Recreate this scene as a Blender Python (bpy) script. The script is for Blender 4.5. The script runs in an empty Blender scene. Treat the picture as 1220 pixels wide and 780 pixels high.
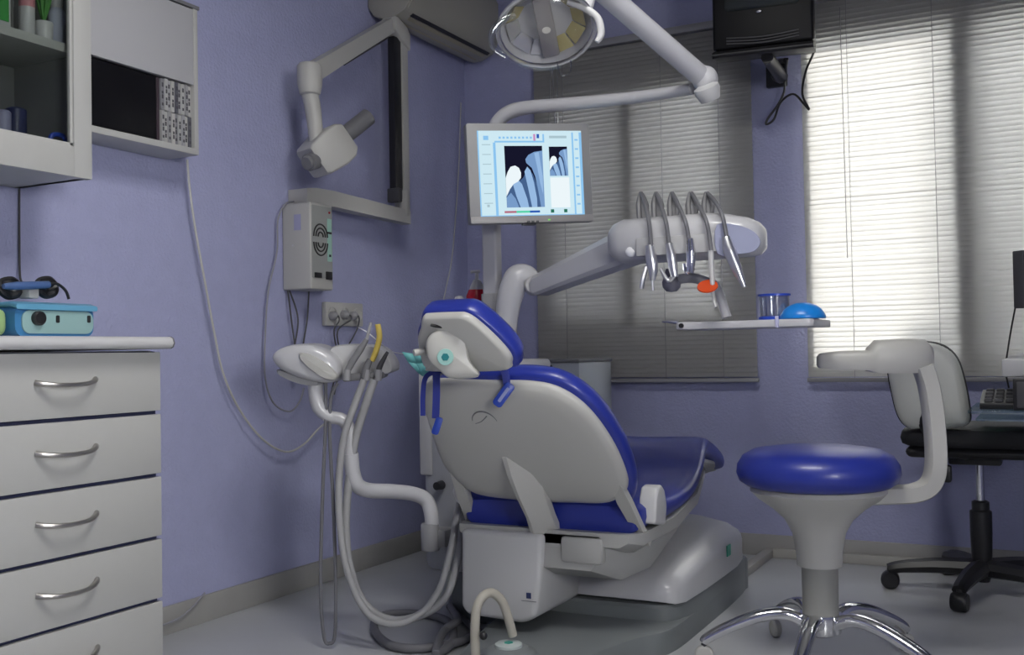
import bpy, bmesh, math, random
from mathutils import Vector, Matrix
random.seed(7)
C = bpy.context.scene.collection
PI = math.pi
# ------------------------------------------------------------------ camera
FPX = 1230.0; YAW = -.4795; PIT = .0235; ROL = -.0176
CAM = Vector((2.35, -4.09, .82))
FW = Vector((math.sin(YAW)*math.cos(PIT), math.cos(YAW)*math.cos(PIT), math.sin(PIT)))
_r = Vector((math.cos(YAW), -math.sin(YAW), 0)); _u = _r.cross(FW)
RT = _r*math.cos(ROL)+_u*math.sin(ROL); UP = -_r*math.sin(ROL)+_u*math.cos(ROL)
def at(px, py, x=None, y=None, z=None, d=None):
    """a point of the room measured off the photograph: the sight line cut at a known x, y, z or distance"""
    v = FW+RT*((px-610)/FPX)-UP*((py-390)/FPX)
    if d is not None: t = d
    elif x is not None: t = (x-CAM.x)/v.x
    elif y is not None: t = (y-CAM.y)/v.y
    else: t = (z-CAM.z)/v.z
    return CAM+v*t
cd = bpy.data.cameras.new('camera'); cam = bpy.data.objects.new('camera', cd); C.objects.link(cam)
cd.sensor_width = 36; cd.sensor_fit = 'HORIZONTAL'; cd.lens = FPX/1220*36; cd.clip_start = .05
m = Matrix((RT, UP, -FW)).transposed().to_4x4(); m.translation = CAM; cam.matrix_world = m
S = bpy.context.scene; S.camera = cam
S.view_settings.view_transform = 'Standard'; S.view_settings.look = 'None'; S.view_settings.gamma = 1
S.view_settings.use_curve_mapping = False; S.view_settings.exposure = 0.0

# ------------------------------------------------------------------ materials
def lin(c):
    c /= 255.
    return c/12.92 if c <= .04045 else ((c+.055)/1.055)**2.4
def rgb(r, g, b): return (lin(r), lin(g), lin(b), 1)
def mat(name, col, rough=.5, metal=0, noise=0, nscale=40, bump=0, bscale=200, spec=.5, coat=0, trans=0, alpha=1):
    mt = bpy.data.materials.new(name); mt.use_nodes = True
    nt = mt.node_tree; p = nt.nodes['Principled BSDF']
    p.inputs['Base Color'].default_value = col; p.inputs['Roughness'].default_value = rough
    p.inputs['Metallic'].default_value = metal; p.inputs['Specular IOR Level'].default_value = spec
    p.inputs['Coat Weight'].default_value = coat; p.inputs['Transmission Weight'].default_value = trans
    tc = nt.nodes.new('ShaderNodeTexCoord')
    if noise:
        n = nt.nodes.new('ShaderNodeTexNoise'); n.inputs['Scale'].default_value = nscale; n.inputs['Detail'].default_value = 4
        nt.links.new(tc.outputs['Object'], n.inputs['Vector'])
        mx = nt.nodes.new('ShaderNodeMix'); mx.data_type = 'RGBA'
        a = [max(0, c*(1-noise)) for c in col[:3]]+[1]; b = [min(1, c*(1+noise)) for c in col[:3]]+[1]
        mx.inputs['A'].default_value = a; mx.inputs['B'].default_value = b
        nt.links.new(n.outputs['Fac'], mx.inputs['Factor']); nt.links.new(mx.outputs['Result'], p.inputs['Base Color'])
    if bump:
        n2 = nt.nodes.new('ShaderNodeTexNoise'); n2.inputs['Scale'].default_value = bscale; n2.inputs['Detail'].default_value = 3
        nt.links.new(tc.outputs['Object'], n2.inputs['Vector'])
        bp = nt.nodes.new('ShaderNodeBump'); bp.inputs['Strength'].default_value = bump; bp.inputs['Distance'].default_value = .01
        nt.links.new(n2.outputs['Fac'], bp.inputs['Height']); nt.links.new(bp.outputs['Normal'], p.inputs['Normal'])
    return mt
def emit(name, col, s=1.):
    mt = bpy.data.materials.new(name); mt.use_nodes = True; nt = mt.node_tree; nt.nodes.clear()
    e = nt.nodes.new('ShaderNodeEmission'); e.inputs[0].default_value = col; e.inputs[1].default_value = s
    o = nt.nodes.new('ShaderNodeOutputMaterial'); nt.links.new(e.outputs[0], o.inputs[0]); return mt
def clear(name, col, gl=.1, rough=.05):
    mt = bpy.data.materials.new(name); mt.use_nodes = True; nt = mt.node_tree; nt.nodes.clear()
    t = nt.nodes.new('ShaderNodeBsdfTransparent'); t.inputs[0].default_value = col
    g = nt.nodes.new('ShaderNodeBsdfGlossy'); g.inputs['Roughness'].default_value = rough
    mx = nt.nodes.new('ShaderNodeMixShader'); mx.inputs[0].default_value = gl
    o = nt.nodes.new('ShaderNodeOutputMaterial')
    nt.links.new(t.outputs[0], mx.inputs[1]); nt.links.new(g.outputs[0], mx.inputs[2]); nt.links.new(mx.outputs[0], o.inputs[0]); return mt
def slatmat(name, col, tr):
    mt = bpy.data.materials.new(name); mt.use_nodes = True; nt = mt.node_tree; p = nt.nodes['Principled BSDF']
    p.inputs['Base Color'].default_value = col; p.inputs['Roughness'].default_value = .42
    t = nt.nodes.new('ShaderNodeBsdfTranslucent'); t.inputs[0].default_value = rgb(230, 230, 229)
    mx = nt.nodes.new('ShaderNodeMixShader'); mx.inputs[0].default_value = tr
    nt.links.new(p.outputs[0], mx.inputs[1]); nt.links.new(t.outputs[0], mx.inputs[2])
    nt.links.new(mx.outputs[0], nt.nodes['Material Output'].inputs[0]); return mt
WALL = mat('blue_wall_paint', (.37, .385, .575, 1), .7, noise=.06, nscale=18, bump=.35, bscale=90, spec=.25)
FLOOR = mat('pale_floor', (.45, .46, .475, 1), .30, noise=.12, nscale=3, bump=.02, spec=.4)
CEIL = mat('ceiling_white', (.32, .32, .32, 1), .8)
BASE = mat('baseboard_marble', (.34, .335, .32, 1), .5, noise=.12, nscale=8)
LAM = mat('white_laminate', (.45, .45, .435, 1), .4, noise=.02)
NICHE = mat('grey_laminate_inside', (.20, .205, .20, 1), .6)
GAP = mat('dark_blue_gap', (.03, .035, .09, 1), .6)
TOP = mat('counter_white', (.54, .54, .55, 1), .3)
NICK = mat('brushed_nickel', (.5, .48, .46, 1), .32, 1)
ALU = mat('dull_aluminium', (.42, .42, .43, 1), .4, 1)
CREAM = mat('cream_plastic', (.46, .455, .43, 1), .4)
WHITE = mat('white_plastic', (.50, .50, .505, 1), .35)
ENAM = mat('white_enamel', (.50, .50, .52, 1), .28, coat=.15)
GREY = mat('grey_plastic', (.28, .28, .29, 1), .45)
MGREY = mat('mid_grey_plastic', (.16, .16, .17, 1), .45)
DGREY = mat('dark_grey_plastic', (.06, .06, .065, 1), .5)
BLACK = mat('black_plastic', (.012, .012, .014, 1), .4)
BLACKF = mat('black_fabric', (.010, .010, .013, 1), .75)
BLUE = mat('royal_blue_vinyl', (.018, .032, .27, 1), .36, noise=.05, nscale=6, coat=.1)
PLATE = mat('grey_painted_steel', (.17, .185, .19, 1), .35)
CHROME = mat('chrome', (.75, .75, .77, 1), .12, 1)
STEEL = mat('steel', (.80, .80, .82, 1), .30, 1)
HOSE = mat('grey_white_hose', (.33, .33, .335, 1), .45)
HOSED = mat('grey_hose', (.15, .15, .165, 1), .5)
HOSEB = mat('beige_hose', (.38, .36, .31, 1), .5)
CORD = mat('grey_cord', (.27, .27, .30, 1), .6)
AC = mat('aircon_plastic', (.33, .32, .28, 1), .5)
ACD = mat('aircon_flap', (.36, .33, .23, 1), .5)
XR = mat('xray_plastic', (.45, .445, .42, 1), .45)
GLASSW = clear('window_glass', (.96, .96, .95, 1), .06)
CLEARP = clear('clear_plastic', (.86, .88, .9, 1), .2, .1)
GLASST = clear('green_glass', (.72, .85, .83, 1), .25, .05)
SLAT = slatmat('blind_slat_grey', (.38, .375, .36, 1), .45)
TURQ = mat('turquoise_plastic', (.27, .43, .43, 1), .4)
TBLUE = mat('device_blue', (.05, .20, .42, 1), .35)
LIME = mat('lime_plastic', (.33, .50, .22, 1), .4)
TEAL = mat('teal_paper', (.16, .50, .50, 1), .6)
RED = mat('red_soap', (.42, .01, .03, 1), .25)
ORANGE = mat('orange_shield', (.55, .06, .01, 1), .25)
YELL = mat('yellow_plastic', (.62, .47, .10, 1), .4)
CBLUE = mat('bright_blue_plastic', (.01, .20, .62, 1), .3)
DBLUE = mat('deep_blue_plastic', (.02, .06, .42, 1), .35)
REFL = mat('lamp_reflector', (.72, .72, .74, 1), .2, .6)
REFY = mat('lamp_reflector_amber', (.62, .54, .25, 1), .25, .4)
MONF = mat('monitor_frame', (.26, .26, .265, 1), .45)
GREEN = mat('leaf_green', (.05, .22, .03, 1), .6)
CONC = mat('outside_render', (.55, .55, .52, 1), .9, noise=.1)
PANEL = mat('control_panel_lilac', (.34, .36, .50, 1), .35)
MINT = mat('mint_strip', (.33, .55, .47, 1), .5)
CHASSIS = mat('seat_pan_cream', (.36, .36, .35, 1), .45)

# ------------------------------------------------------------------ mesh helpers
def V(*a): return Vector(a) if len(a) > 1 else Vector(a[0])
def frame(o, ux, uy):
    ux = Vector(ux).normalized(); uy = Vector(uy); uy = (uy-ux*uy.dot(ux)).normalized(); uz = ux.cross(uy)
    mm = Matrix((ux, uy, uz)).transposed().to_4x4(); mm.translation = Vector(o); return mm
def spline(pts, n=8, closed=False):
    pts = [Vector(p) for p in pts]; N = len(pts)
    if N < 3: return pts
    out = []
    for i in range(N if closed else N-1):
        if closed: a, b, c, d = pts[(i-1) % N], pts[i], pts[(i+1) % N], pts[(i+2) % N]
        else: a, b, c, d = pts[max(i-1, 0)], pts[i], pts[i+1], pts[min(i+2, N-1)]
        for k in range(n):
            t = k/n; t2 = t*t; t3 = t2*t
            out.append(.5*((2*b)+(c-a)*t+(2*a-5*b+4*c-d)*t2+(3*b-a-3*c+d)*t3))
    if not closed: out.append(pts[-1])
    return out
class MB:
    def __init__(s): s.b = bmesh.new(); s.mats = []
    def _mi(s, mt):
        if mt is None: return 0
        if mt not in s.mats: s.mats.append(mt)
        return s.mats.index(mt)
    def merge(s, bm, mt=None):
        i = s._mi(mt); me = bpy.data.meshes.new('t'); bm.to_mesh(me); bm.free()
        n = len(s.b.faces); s.b.from_mesh(me); bpy.data.meshes.remove(me); s.b.faces.ensure_lookup_table()
        for f in s.b.faces[n:]: f.material_index = i
        return s
    def box(s, lo, hi, bev=0, seg=2, M=None, mt=None):
        bm = bmesh.new(); bmesh.ops.create_cube(bm, size=1)
        lo = Vector(lo); hi = Vector(hi); c = (lo+hi)/2; z = hi-lo
        for v in bm.verts: v.co = Vector((v.co.x*z.x, v.co.y*z.y, v.co.z*z.z))+c
        if bev: bmesh.ops.bevel(bm, geom=bm.edges[:], offset=bev, segments=seg, profile=.5, affect='EDGES')
        if M is not None: bm.transform(M)
        return s.merge(bm, mt)
    def loft(s, rings, caps=True, closed=False, mt=None):
        bm = bmesh.new(); R = [[bm.verts.new(p) for p in r] for r in rings]; n = len(R[0])
        for i in range(len(R)-(0 if closed else 1)):
            a = R[i]; b = R[(i+1) % len(R)]
            for j in range(n): bm.faces.new((a[j], a[(j+1) % n], b[(j+1) % n], b[j]))
        if caps and not closed: bm.faces.new(R[0][::-1]); bm.faces.new(R[-1])
        bmesh.ops.recalc_face_normals(bm, faces=bm.faces[:])
        return s.merge(bm, mt)
    def tube(s, pts, r, seg=10, n=8, flat=None, mt=None, smooth=True, caps=True):
        k = len(pts); rr = list(r) if isinstance(r, (list, tuple)) else [r]*k
        P = spline([(*p, ) for p in pts], n) if smooth and k > 2 else [Vector(p) for p in pts]
        if smooth and k > 2: rr = [rr[min(int(i/n), k-2)]*(1-(i/n-min(int(i/n), k-2)))+rr[min(int(i/n), k-2)+1]*(i/n-min(int(i/n), k-2)) for i in range(len(P))]
        rings = []; nrm = None
        for i, p in enumerate(P):
            t = (P[min(i+1, len(P)-1)]-P[max(i-1, 0)])
            if t.length < 1e-9: t = Vector((0, 0, 1))
            t.normalize()
            if nrm is None:
                nrm = Vector((0, 0, 1)) if abs(t.z) < .9 else Vector((0, 1, 0))
                if flat is not None: nrm = Vector(flat[1])
            nrm = (nrm-t*nrm.dot(t)).normalized(); bn = t.cross(nrm)
            fx = 1 if flat is None else flat[0]
            rings.append([p+nrm*math.cos(a)*rr[i]+bn*math.sin(a)*rr[i]*fx for a in [2*PI*j/seg for j in range(seg)]])
        return s.loft(rings, caps, mt=mt)
    def lathe(s, prof, M=None, seg=28, mt=None, caps=True):
        rings = []
        for r, z in prof: rings.append([Vector((max(r, 1e-5)*math.cos(2*PI*j/seg), max(r, 1e-5)*math.sin(2*PI*j/seg), z)) for j in range(seg)])
        if M is None: M = Matrix.Identity(4)
        elif not isinstance(M, Matrix): M = Matrix.Translation(Vector(M))
        return s.loft([[M @ p for p in r] for r in rings], caps, mt=mt)
    def dome(s, outline, M, levels, mt=None):
        """outline in local xy; levels = [(scale, z)] from rim to top"""
        cx = sum(p[0] for p in outline)/len(outline); cy = sum(p[1] for p in outline)/len(outline)
        return s.loft([[M @ Vector((cx+(p[0]-cx)*k, cy+(p[1]-cy)*k, z)) for p in outline] for k, z in levels], mt=mt)
    def prism(s, poly, M, z0, z1, bev=0, seg=2, mt=None):
        bm = bmesh.new(); a = [bm.verts.new(Vector((p[0], p[1], z0))) for p in poly]; b = [bm.verts.new(Vector((p[0], p[1], z1))) for p in poly]
        n = len(poly)
        for j in range(n): bm.faces.new((a[j], a[(j+1) % n], b[(j+1) % n], b[j]))
        bm.faces.new(a[::-1]); bm.faces.new(b); bmesh.ops.recalc_face_normals(bm, faces=bm.faces[:])
        if bev: bmesh.ops.bevel(bm, geom=bm.edges[:], offset=bev, segments=seg, profile=.5, affect='EDGES', clamp_overlap=True)
        bm.transform(M); return s.merge(bm, mt)
    def ball(s, c, r, sc=(1, 1, 1), mt=None, M=None):
        bm = bmesh.new(); bmesh.ops.create_uvsphere(bm, u_segments=20, v_segments=12, radius=r)
        for v in bm.verts: v.co = Vector((v.co.x*sc[0], v.co.y*sc[1], v.co.z*sc[2]))
        if M is not None: bm.transform(M)
        bm.transform(Matrix.Translation(Vector(c))); return s.merge(bm, mt)
    def quad(s, pts, mt=None):
        bm = bmesh.new(); bm.faces.new([bm.verts.new(Vector(p)) for p in pts]); return s.merge(bm, mt)
def rootloc(p):
    while p.parent: p = p.parent
    return p.location
def obj(name, mb, mt, parent=None, ang=40, org=None):
    me = bpy.data.meshes.new(name); o = bpy.data.objects.new(name, me)
    off = Vector(rootloc(parent)) if parent else (Vector(org) if org is not None else Vector((0, 0, 0)))
    mb.b.transform(Matrix.Translation(-off)); mb.b.to_mesh(me); mb.b.free()
    ml = list(mb.mats) if mb.mats else [mt]
    for q in ml: me.materials.append(q if q else mt)
    for p in me.polygons: p.use_smooth = True
    me.set_sharp_from_angle(angle=math.radians(ang))
    C.objects.link(o); o.parent = parent
    if not parent: o.location = off
    return o
def thing(name, label, cat, loc, group=None):
    o = bpy.data.objects.new(name, None); C.objects.link(o); o.location = Vector(loc); o.empty_display_size = .1
    return tag(o, label, cat, group)
def tag(o, label, cat, group=None, kind=None):
    o['label'] = label; o['category'] = cat
    if group: o['group'] = group
    if kind: o['kind'] = kind
    return o
def struct(name, mb, mt, parent=None, label=None):
    o = obj(name, mb, mt, parent)
    if not parent:
        o['kind'] = 'structure'
        if label: o['label'] = label
    return o
def rrect(w, h, r, n=5, cx=0, cy=0):
    out = []
    for k, (sx, sy) in enumerate(((1, 1), (-1, 1), (-1, -1), (1, -1))):
        for i in range(n+1):
            a = PI/2*k+PI/2*i/n; out.append((cx+sx*(w/2-r)+r*math.cos(a), cy+sy*(h/2-r)+r*math.sin(a)))
    return out
def cpoly(pts, n=5): return [(p.x, p.y) for p in spline([(a, b, 0) for a, b in pts], n, True)]
I4 = Matrix.Identity(4)

# ------------------------------------------------------------------ the room
RX, RY, RZ = 3.6, -5.6, 2.5
struct('floor', MB().box((-.1, RY-.1, -.1), (RX+.1, .12, 0)), FLOOR, label='pale grey floor')
struct('ceiling', MB().box((-.1, RY-.1, RZ), (RX+.1, .12, RZ+.1)), CEIL, label='ceiling')
struct('wall_left', MB().box((-.1, RY-.1, 0), (0, .12, RZ)), WALL, label='textured periwinkle blue left wall')
W1 = (.43, 1.25, .92, 1.93); W2 = (1.525, 2.95, .72, 2.03)
wb = MB()
for lo, hi in (((0, 0, 0), (W1[0], .12, RZ)), ((W1[0], 0, 0), (W1[1], .12, W1[2])), ((W1[0], 0, W1[3]), (W1[1], .12, RZ)),
               ((W1[1], 0, 0), (W2[0], .12, RZ)), ((W2[0], 0, 0), (W2[1], .12, W2[2])), ((W2[0], 0, W2[3]), (W2[1], .12, RZ)),
               ((W2[1], 0, 0), (RX, .12, RZ))): wb.box(lo, hi)
struct('wall_back', wb, WALL, label='blue wall with the two windows')
W3 = (-4.45, -3.65, .95, 1.65)      # unseen opening added in the right wall for the fill lamp
wr = MB()
for lo, hi in (((RX, RY, 0), (RX+.1, W3[0], RZ)), ((RX, W3[1], 0), (RX+.1, .12, RZ)), ((RX, W3[0], 0), (RX+.1, W3[1], W3[2])), ((RX, W3[0], W3[3]), (RX+.1, W3[1], RZ))): wr.box(lo, hi)
struct('wall_right', wr, WALL)
struct('wall_front', MB().box((0, RY-.1, 0), (RX, RY, RZ)), WALL)
HB = .083
struct('baseboard_left', MB().box((0, RY, 0), (.012, 0, HB), .002), BASE, label='grey stone skirting along the left wall')
struct('baseboard_back', MB().box((.012, -.012, 0), (RX, 0, HB), .002), BASE, label='grey stone skirting under the windows')
t1 = MB().box((1.372, -.042, 0), (RX, -.012, .036), .003)
struct('trim_1', t1, mat('cable_trunking', (.40, .39, .36, 1), .5), label='pale cable trunking along foot of back wall')
struct('trim_2', MB().box((1.335, -.56, 0), (1.372, -.012, .03), .003), bpy.data.materials['cable_trunking'], label='cable trunking crossing floor to dental chair')
def window(name, w, mull, label):
    x0, x1, z0, z1 = w
    f = MB()
    for a, b in (((x0, .0, z0), (x0+.03, .06, z1)), ((x1-.03, .0, z0), (x1, .06, z1)), ((x0, .0, z0), (x1, .06, z0+.04)), ((x0, .0, z1-.04), (x1, .06, z1))): f.box(a, b, .003)
    for q in mull: f.box((q-.036, -.028, z0), (q+.036, .062, z1), .003)
    r = struct(name, f, ALU2, label=label)
    g = obj('pane', MB().box((x0+.025, .028, z0+.03), (x1-.025, .032, z1-.03)), GLASSW, r)
    return r
ALU2 = mat('window_frame_metal', (.12, .12, .13, 1), .5)
window('window_1', W1, (.80, ), 'window behind the left blind')
window('window_2', W2, (2.09, 2.60), 'bright window behind the right blind')
f3 = MB()
for a, b in (((RX+.02, W3[0], W3[2]), (RX+.07, W3[0]+.04, W3[3])), ((RX+.02, W3[1]-.04, W3[2]), (RX+.07, W3[1], W3[3])), ((RX+.02, W3[0], W3[2]), (RX+.07, W3[1], W3[2]+.04)), ((RX+.02, W3[0], W3[3]-.04), (RX+.07, W3[1], W3[3]))): f3.box(a, b, .003)
struct('fill_opening', f3, ALU2)  # frame round the added opening, out of view

# blinds
def blind(label, x0, x1, z0, z1, cords, tilt=71):
    r = thing('venetian_blind', label, 'blind', ((x0+x1)/2, -.045, z1), 'slatted blinds over the windows')
    s = MB(); pitch = .0188; n = int((z1-.03-z0-.02)/pitch); w = .0125
    for k in range(n):
        zc = z1-.045-k*pitch; a = math.radians(tilt+random.uniform(-5, 5)); dz = random.uniform(-.0008, .0008)
        rings = []
        for xx in (x0+.004, x1-.004):
            rg = []
            for side in (0, 1):
                for q in ((-1, -.33, .33, 1) if side == 0 else (1, .33, -.33, -1)):
                    cy = q*w; cz = .0022*(1-q*q)+(.0003 if side else 0)
                    # room-side edge points down
                    rg.append(Vector((xx, -.045-cy*math.cos(a)+cz*math.sin(a)*-1, zc+dz-cy*math.sin(a)+cz*math.cos(a))))
            rings.append(rg)
        s.loft(rings)
    obj('slats', s, SLAT, r, 30)
    obj('head_rail', MB().box((x0, -.062, z1-.03), (x1, -.025, z1), .003), GREY, r)
    obj('bottom_rail', MB().box((x0, -.057, z0), (x1, -.033, z0+.016), .003), GREY, r)
    for c in cords: obj('ladder_cord', MB().tube([(c, -.060, z1-.02), (c, -.060, z0+.01)], .0011, 5), CORD, r)
    return r
b1 = blind('grey venetian blind behind the monitor and instrument arm, left of the wall strip', .372, 1.335, .684, 2.135, (.52, .96, 1.20))
b2 = blind('brightly backlit venetian blind on the right, behind office chair', 1.523, 3.0, .684, 2.17, (1.70, 2.0, 2.6))
obj('tilt_wand', MB().tube([(.50, -.066, 2.10), (.498, -.068, 1.62)], .0022, 6), CLEARP, b1)
obj('pull_cord', MB().tube([(.47, -.066, 2.1), (.455, -.07, 1.75), (.47, -.07, 1.70), (.485, -.07, 1.75), (.475, -.066, 2.1)], .0013, 5), CORD, b1)
obj('pull_cord', MB().tube([(1.68, -.066, 2.1), (1.685, -.068, 1.15)], .0014, 5), CORD, b2)

# outside: unseen walls added to shade the glazing and bound the sun patch
ow = MB(); ow.box((-1.5, .55, -1), (1.31, .70, 4.2))
tag(obj('shade_wall', ow, CONC), 'unseen outside wall added to dim the left window', 'wall', kind='structure')
ow = MB(); ow.box((2.10, 1.0, -1), (5.0, 1.15, 2.6))
tag(obj('shade_wall', ow, CONC), 'unseen outside wall added to bound sun on the right window', 'wall', kind='structure')
tag(obj('low_shade_wall', MB().box((1.93, .40, -1), (4.5, .50, 1.08)), CONC), 'low unseen outside wall added to dim foot of the right window', 'wall', kind='structure')  # added low blocker, darkens the lower right blind
tag(obj('courtyard', MB().box((-3, .13, -1.1), (6, 5, -1)), CONC), 'outside ground', 'ground', kind='structure')

# ------------------------------------------------------------------ light
w = bpy.data.worlds.new('world'); S.world = w; w.use_nodes = True
bg = w.node_tree.nodes['Background']; bg.inputs[0].default_value = (.97, .985, 1.0, 1); bg.inputs[1].default_value = 14.5
sun = bpy.data.lights.new('sun', 'SUN'); sun.energy = 15; sun.angle = math.radians(9); sun.color = (1, .96, .9)
so = bpy.data.objects.new('sun', sun); C.objects.link(so); so.rotation_euler = Vector((-.10, -1, -.42)).to_track_quat('-Z', 'Y').to_euler()
al = bpy.data.lights.new('side_fill', 'AREA'); al.shape = 'RECTANGLE'; al.size = .6; al.size_y = .7; al.energy = 9; al.spread = math.radians(100); al.color = (1, .985, .96)  # added fill lamp standing in the unseen side opening
ao = bpy.data.objects.new('side_fill', al); C.objects.link(ao); ao.location = (RX-.01, (W3[0]+W3[1])/2, (W3[2]+W3[3])/2)
ao.rotation_euler = Vector((-1, .60, -.08)).to_track_quat('-Z', 'Y').to_euler()

# ceiling light over the room's middle (recessed fluorescent panel)
cl = thing('ceiling_light', 'recessed fluorescent panel in the ceiling', 'ceiling light', (1.80, -2.70, RZ))
fr_ = MB()
for a_, b_ in (((1.18, -3.02, RZ-.02), (2.42, -2.98, RZ)), ((1.18, -2.42, RZ-.02), (2.42, -2.38, RZ)), ((1.18, -3.02, RZ-.02), (1.22, -2.38, RZ)), ((2.38, -3.02, RZ-.02), (2.42, -2.38, RZ))): fr_.box(a_, b_)
obj('frame', fr_, ALU, cl)
tl = bpy.data.lights.new('fluorescent_panel', 'AREA'); tl.shape = 'RECTANGLE'; tl.size = .9; tl.size_y = .35; tl.energy = 31; tl.color = (1, .985, .95)
to = bpy.data.objects.new('fluorescent_panel', tl); C.objects.link(to); to.location = (1.80, -2.70, RZ-.025)
# ------------------------------------------------------------------ drawer cabinet and counter
DX = .45; DY1 = -2.283; DW = .66; DY0 = DY1-DW
def handle(mb, x, y, z, w=.155):
    h = w/2
    mb.tube([(x, y-h, z+.004), (x+.012, y-h+.012, z+.001), (x+.026, y-h*.5, z-.002), (x+.030, y, z-.003), (x+.026, y+h*.5, z-.001), (x+.012, y+h-.012, z+.004), (x, y+h, z+.007)], [.0065, .006, .005, .0048, .005, .006, .0065], 10, 5)
    return mb
def drawer_unit(y0, y1, label, hy):
    t = thing('drawer_cabinet', label, 'cabinet', (.22, (y0+y1)/2, 0), 'white drawer cabinets under the counter')
    obj('body', MB().box((.005, y0+.001, .06), (DX-.02, y1-.001, .838), .001), LAM, t)
    obj('plinth', MB().box((.02, y0+.01, 0), (DX-.06, y1-.01, .06)), GREY, t)
    obj('gap_edging', MB().box((DX-.02, y0+.003, .085), (DX-.006, y1-.003, .836)), GAP, t)
    zs = [.838, .690, .541, .393, .246, .095]
    for k in range(5):
        hi = zs[k]-.004; lo = zs[k+1]+.005
        d = obj('drawer', MB().box((DX-.006, y0+.003, lo), (DX+.010, y1-.001, hi), .0015), LAM, t)
        obj('handle', handle(MB(), DX+.010, hy, (lo+hi)/2+.004), NICK, d)
drawer_unit(DY0, DY1, 'white five-drawer cabinet with curved metal handles at counter end', -2.552)
drawer_unit(DY0-DW-.002, DY0-.002, 'white drawer cabinet left of the counter-end one, mostly out of frame', -3.27)
c = MB().prism([(0.003, .842), (.490, .842), (.498, .846), (.502, .855), (.498, .866), (.490, .870), (.003, .870)], frame((0, -3.9, 0), (1, 0, 0), (0, 0, 1)), -(-2.282+3.9), 0)
ctop = obj('countertop', c, TOP, ang=50); tag(ctop, 'white worktop with rounded front edge over the drawers', 'countertop')
obj('end_cap', MB().prism([(0.003, .8415), (.490, .8415), (.4985, .8455), (.5025, .855), (.4985, .8665), (.490, .8705), (.003, .8705)], frame((0, -2.282, 0), (1, 0, 0), (0, 0, 1)), -.004, 0), MGREY, ctop)

# device on the counter
dv = thing('surgical_motor_unit', 'turquoise and blue bench motor unit with black dial on the counter', 'dental device', (.30, -2.62, .871))
P0 = at(20, 398, x=.36); P1 = at(115, 398, x=.36); ya, yb = P0.y, P1.y
body = MB(); rings = []
for x, k in ((.20, .94), (.335, 1), (.352, .985)):
    rings.append([Vector((x, (ya+yb)/2+(p[0])*k, .908+(p[1])*k)) for p in rrect(yb-ya, .072, .022)])
obj('body', body.loft(rings), TBLUE, dv)
fx = .353
obj('front_panel', MB().prism(rrect(yb-ya-.022, .052, .020, cx=(ya+yb)/2+.006, cy=.905), frame((fx, 0, 0), (0, 1, 0), (0, 0, 1)), -.002, .003, .001), TURQ, dv)
obj('top_cover', MB().loft([[Vector((x, (ya+yb)/2+p[0]*k, z+p[1])) for p in rrect(yb-ya+.004, .012, .005)] for x, k, z in ((.19, .9, .942), (.34, 1, .944), (.362, 1, .938))]), mat('device_light_blue', (.12, .34, .52, 1), .35), dv)
obj('side_case', MB().box((.12, ya-.19, .873), (.34, ya-.002, .935), .02, 4), LIME, dv)
kn = at(46, 379, x=.36)
obj('dial', MB().lathe([(.016, 0), (.016, .010), (.013, .013), (0, .013)], frame((fx+.003, kn.y, kn.z), (0, 1, 0), (0, 0, 1))), BLACK, dv)
for q in (70, 107):
    kq = at(q, 380, x=.36); obj('socket', MB().prism(rrect(.009, .017, .003, cx=kq.y, cy=kq.z), frame((fx+.003, 0, 0), (0, 1, 0), (0, 0, 1)), 0, .002), BLACK, dv)
hp = thing('motor_handpiece', 'blue handpiece with black cable lying on top of the motor unit', 'handpiece', (.27, -2.66, .948))
a1 = at(4, 341, x=.29); a2 = at(58, 339, x=.29)
obj('grip', MB().tube([a1, a1.lerp(a2, .3), a2], [.006, .0095, .0085], 12, 6), mat('handpiece_slate_blue', (.07, .13, .30, 1), .4), hp)
obj('cable', MB().tube([a2, at(68, 338, x=.29), at(78, 346, x=.29), at(82, 356, x=.29)], .0035, 8), BLACK, hp)
for c_, r_ in ((at(56, 347, x=.27), .020), (at(12, 348, x=.25), .020)):
    obj('cable_coil', MB().tube([c_+Vector((.003*math.sin(5*a), r_*1.2*math.cos(a), r_*.75*math.sin(a)+.001*a)) for a in [2*PI*i/8 for i in range(25)]], .0075, 7, 3), BLACK, hp)
hl = thing('handpiece_rest', 'pale grey rest between the black cable coils on the motor unit', 'rest', (.25, -2.68, .948))
hb_ = at(34, 350, x=.26); obj('cradle', MB().box(hb_-Vector((.02, .014, .011)), hb_+Vector((.02, .014, .014)), .004), CREAM, hl)
cable = MB().tube([at(23, 222, x=.01), at(23, 280, x=.01), at(24, 330, x=.02), at(30, 338, x=.06), at(34, 344, x=.12)], .003, 6)
tag(obj('hanging_cable', cable, DGREY), 'thin dark cord hanging on wall above the motor unit', 'cord')

# ------------------------------------------------------------------ wall cabinets
gx = .27; _g = at(110, 213, x=.27); gy1 = _g.y; gy0 = gy1-.72; gz0 = _g.z; gz1 = 2.05
g = thing('glass_wall_cabinet', 'white wall cabinet with open framed front and shelf of supplies', 'cabinet', (.13, (gy0+gy1)/2, gz0))
cs = MB()
cs.box((.003, gy0, gz0), (gx-.02, gy1, gz0+.018)).box((.003, gy0, gz1-.018), (gx-.02, gy1, gz1)).box((.003, gy0, gz0), (gx-.02, gy0+.018, gz1)).box((.003, gy1-.018, gz0), (gx-.02, gy1, gz1))
obj('carcass', cs, LAM, g)
obj('back_panel', MB().box((.003, gy0+.018, gz0+.018), (.012, gy1-.018, gz1-.018)), NICHE, g)
iw = MB(); iw.box((.012, gy1-.022, gz0+.018), (gx-.02, gy1-.018, gz1-.018)).box((.012, gy0+.018, gz0+.018), (gx-.02, gy0+.022, gz1-.018))
obj('inner_sides', iw, NICHE, g)
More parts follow.
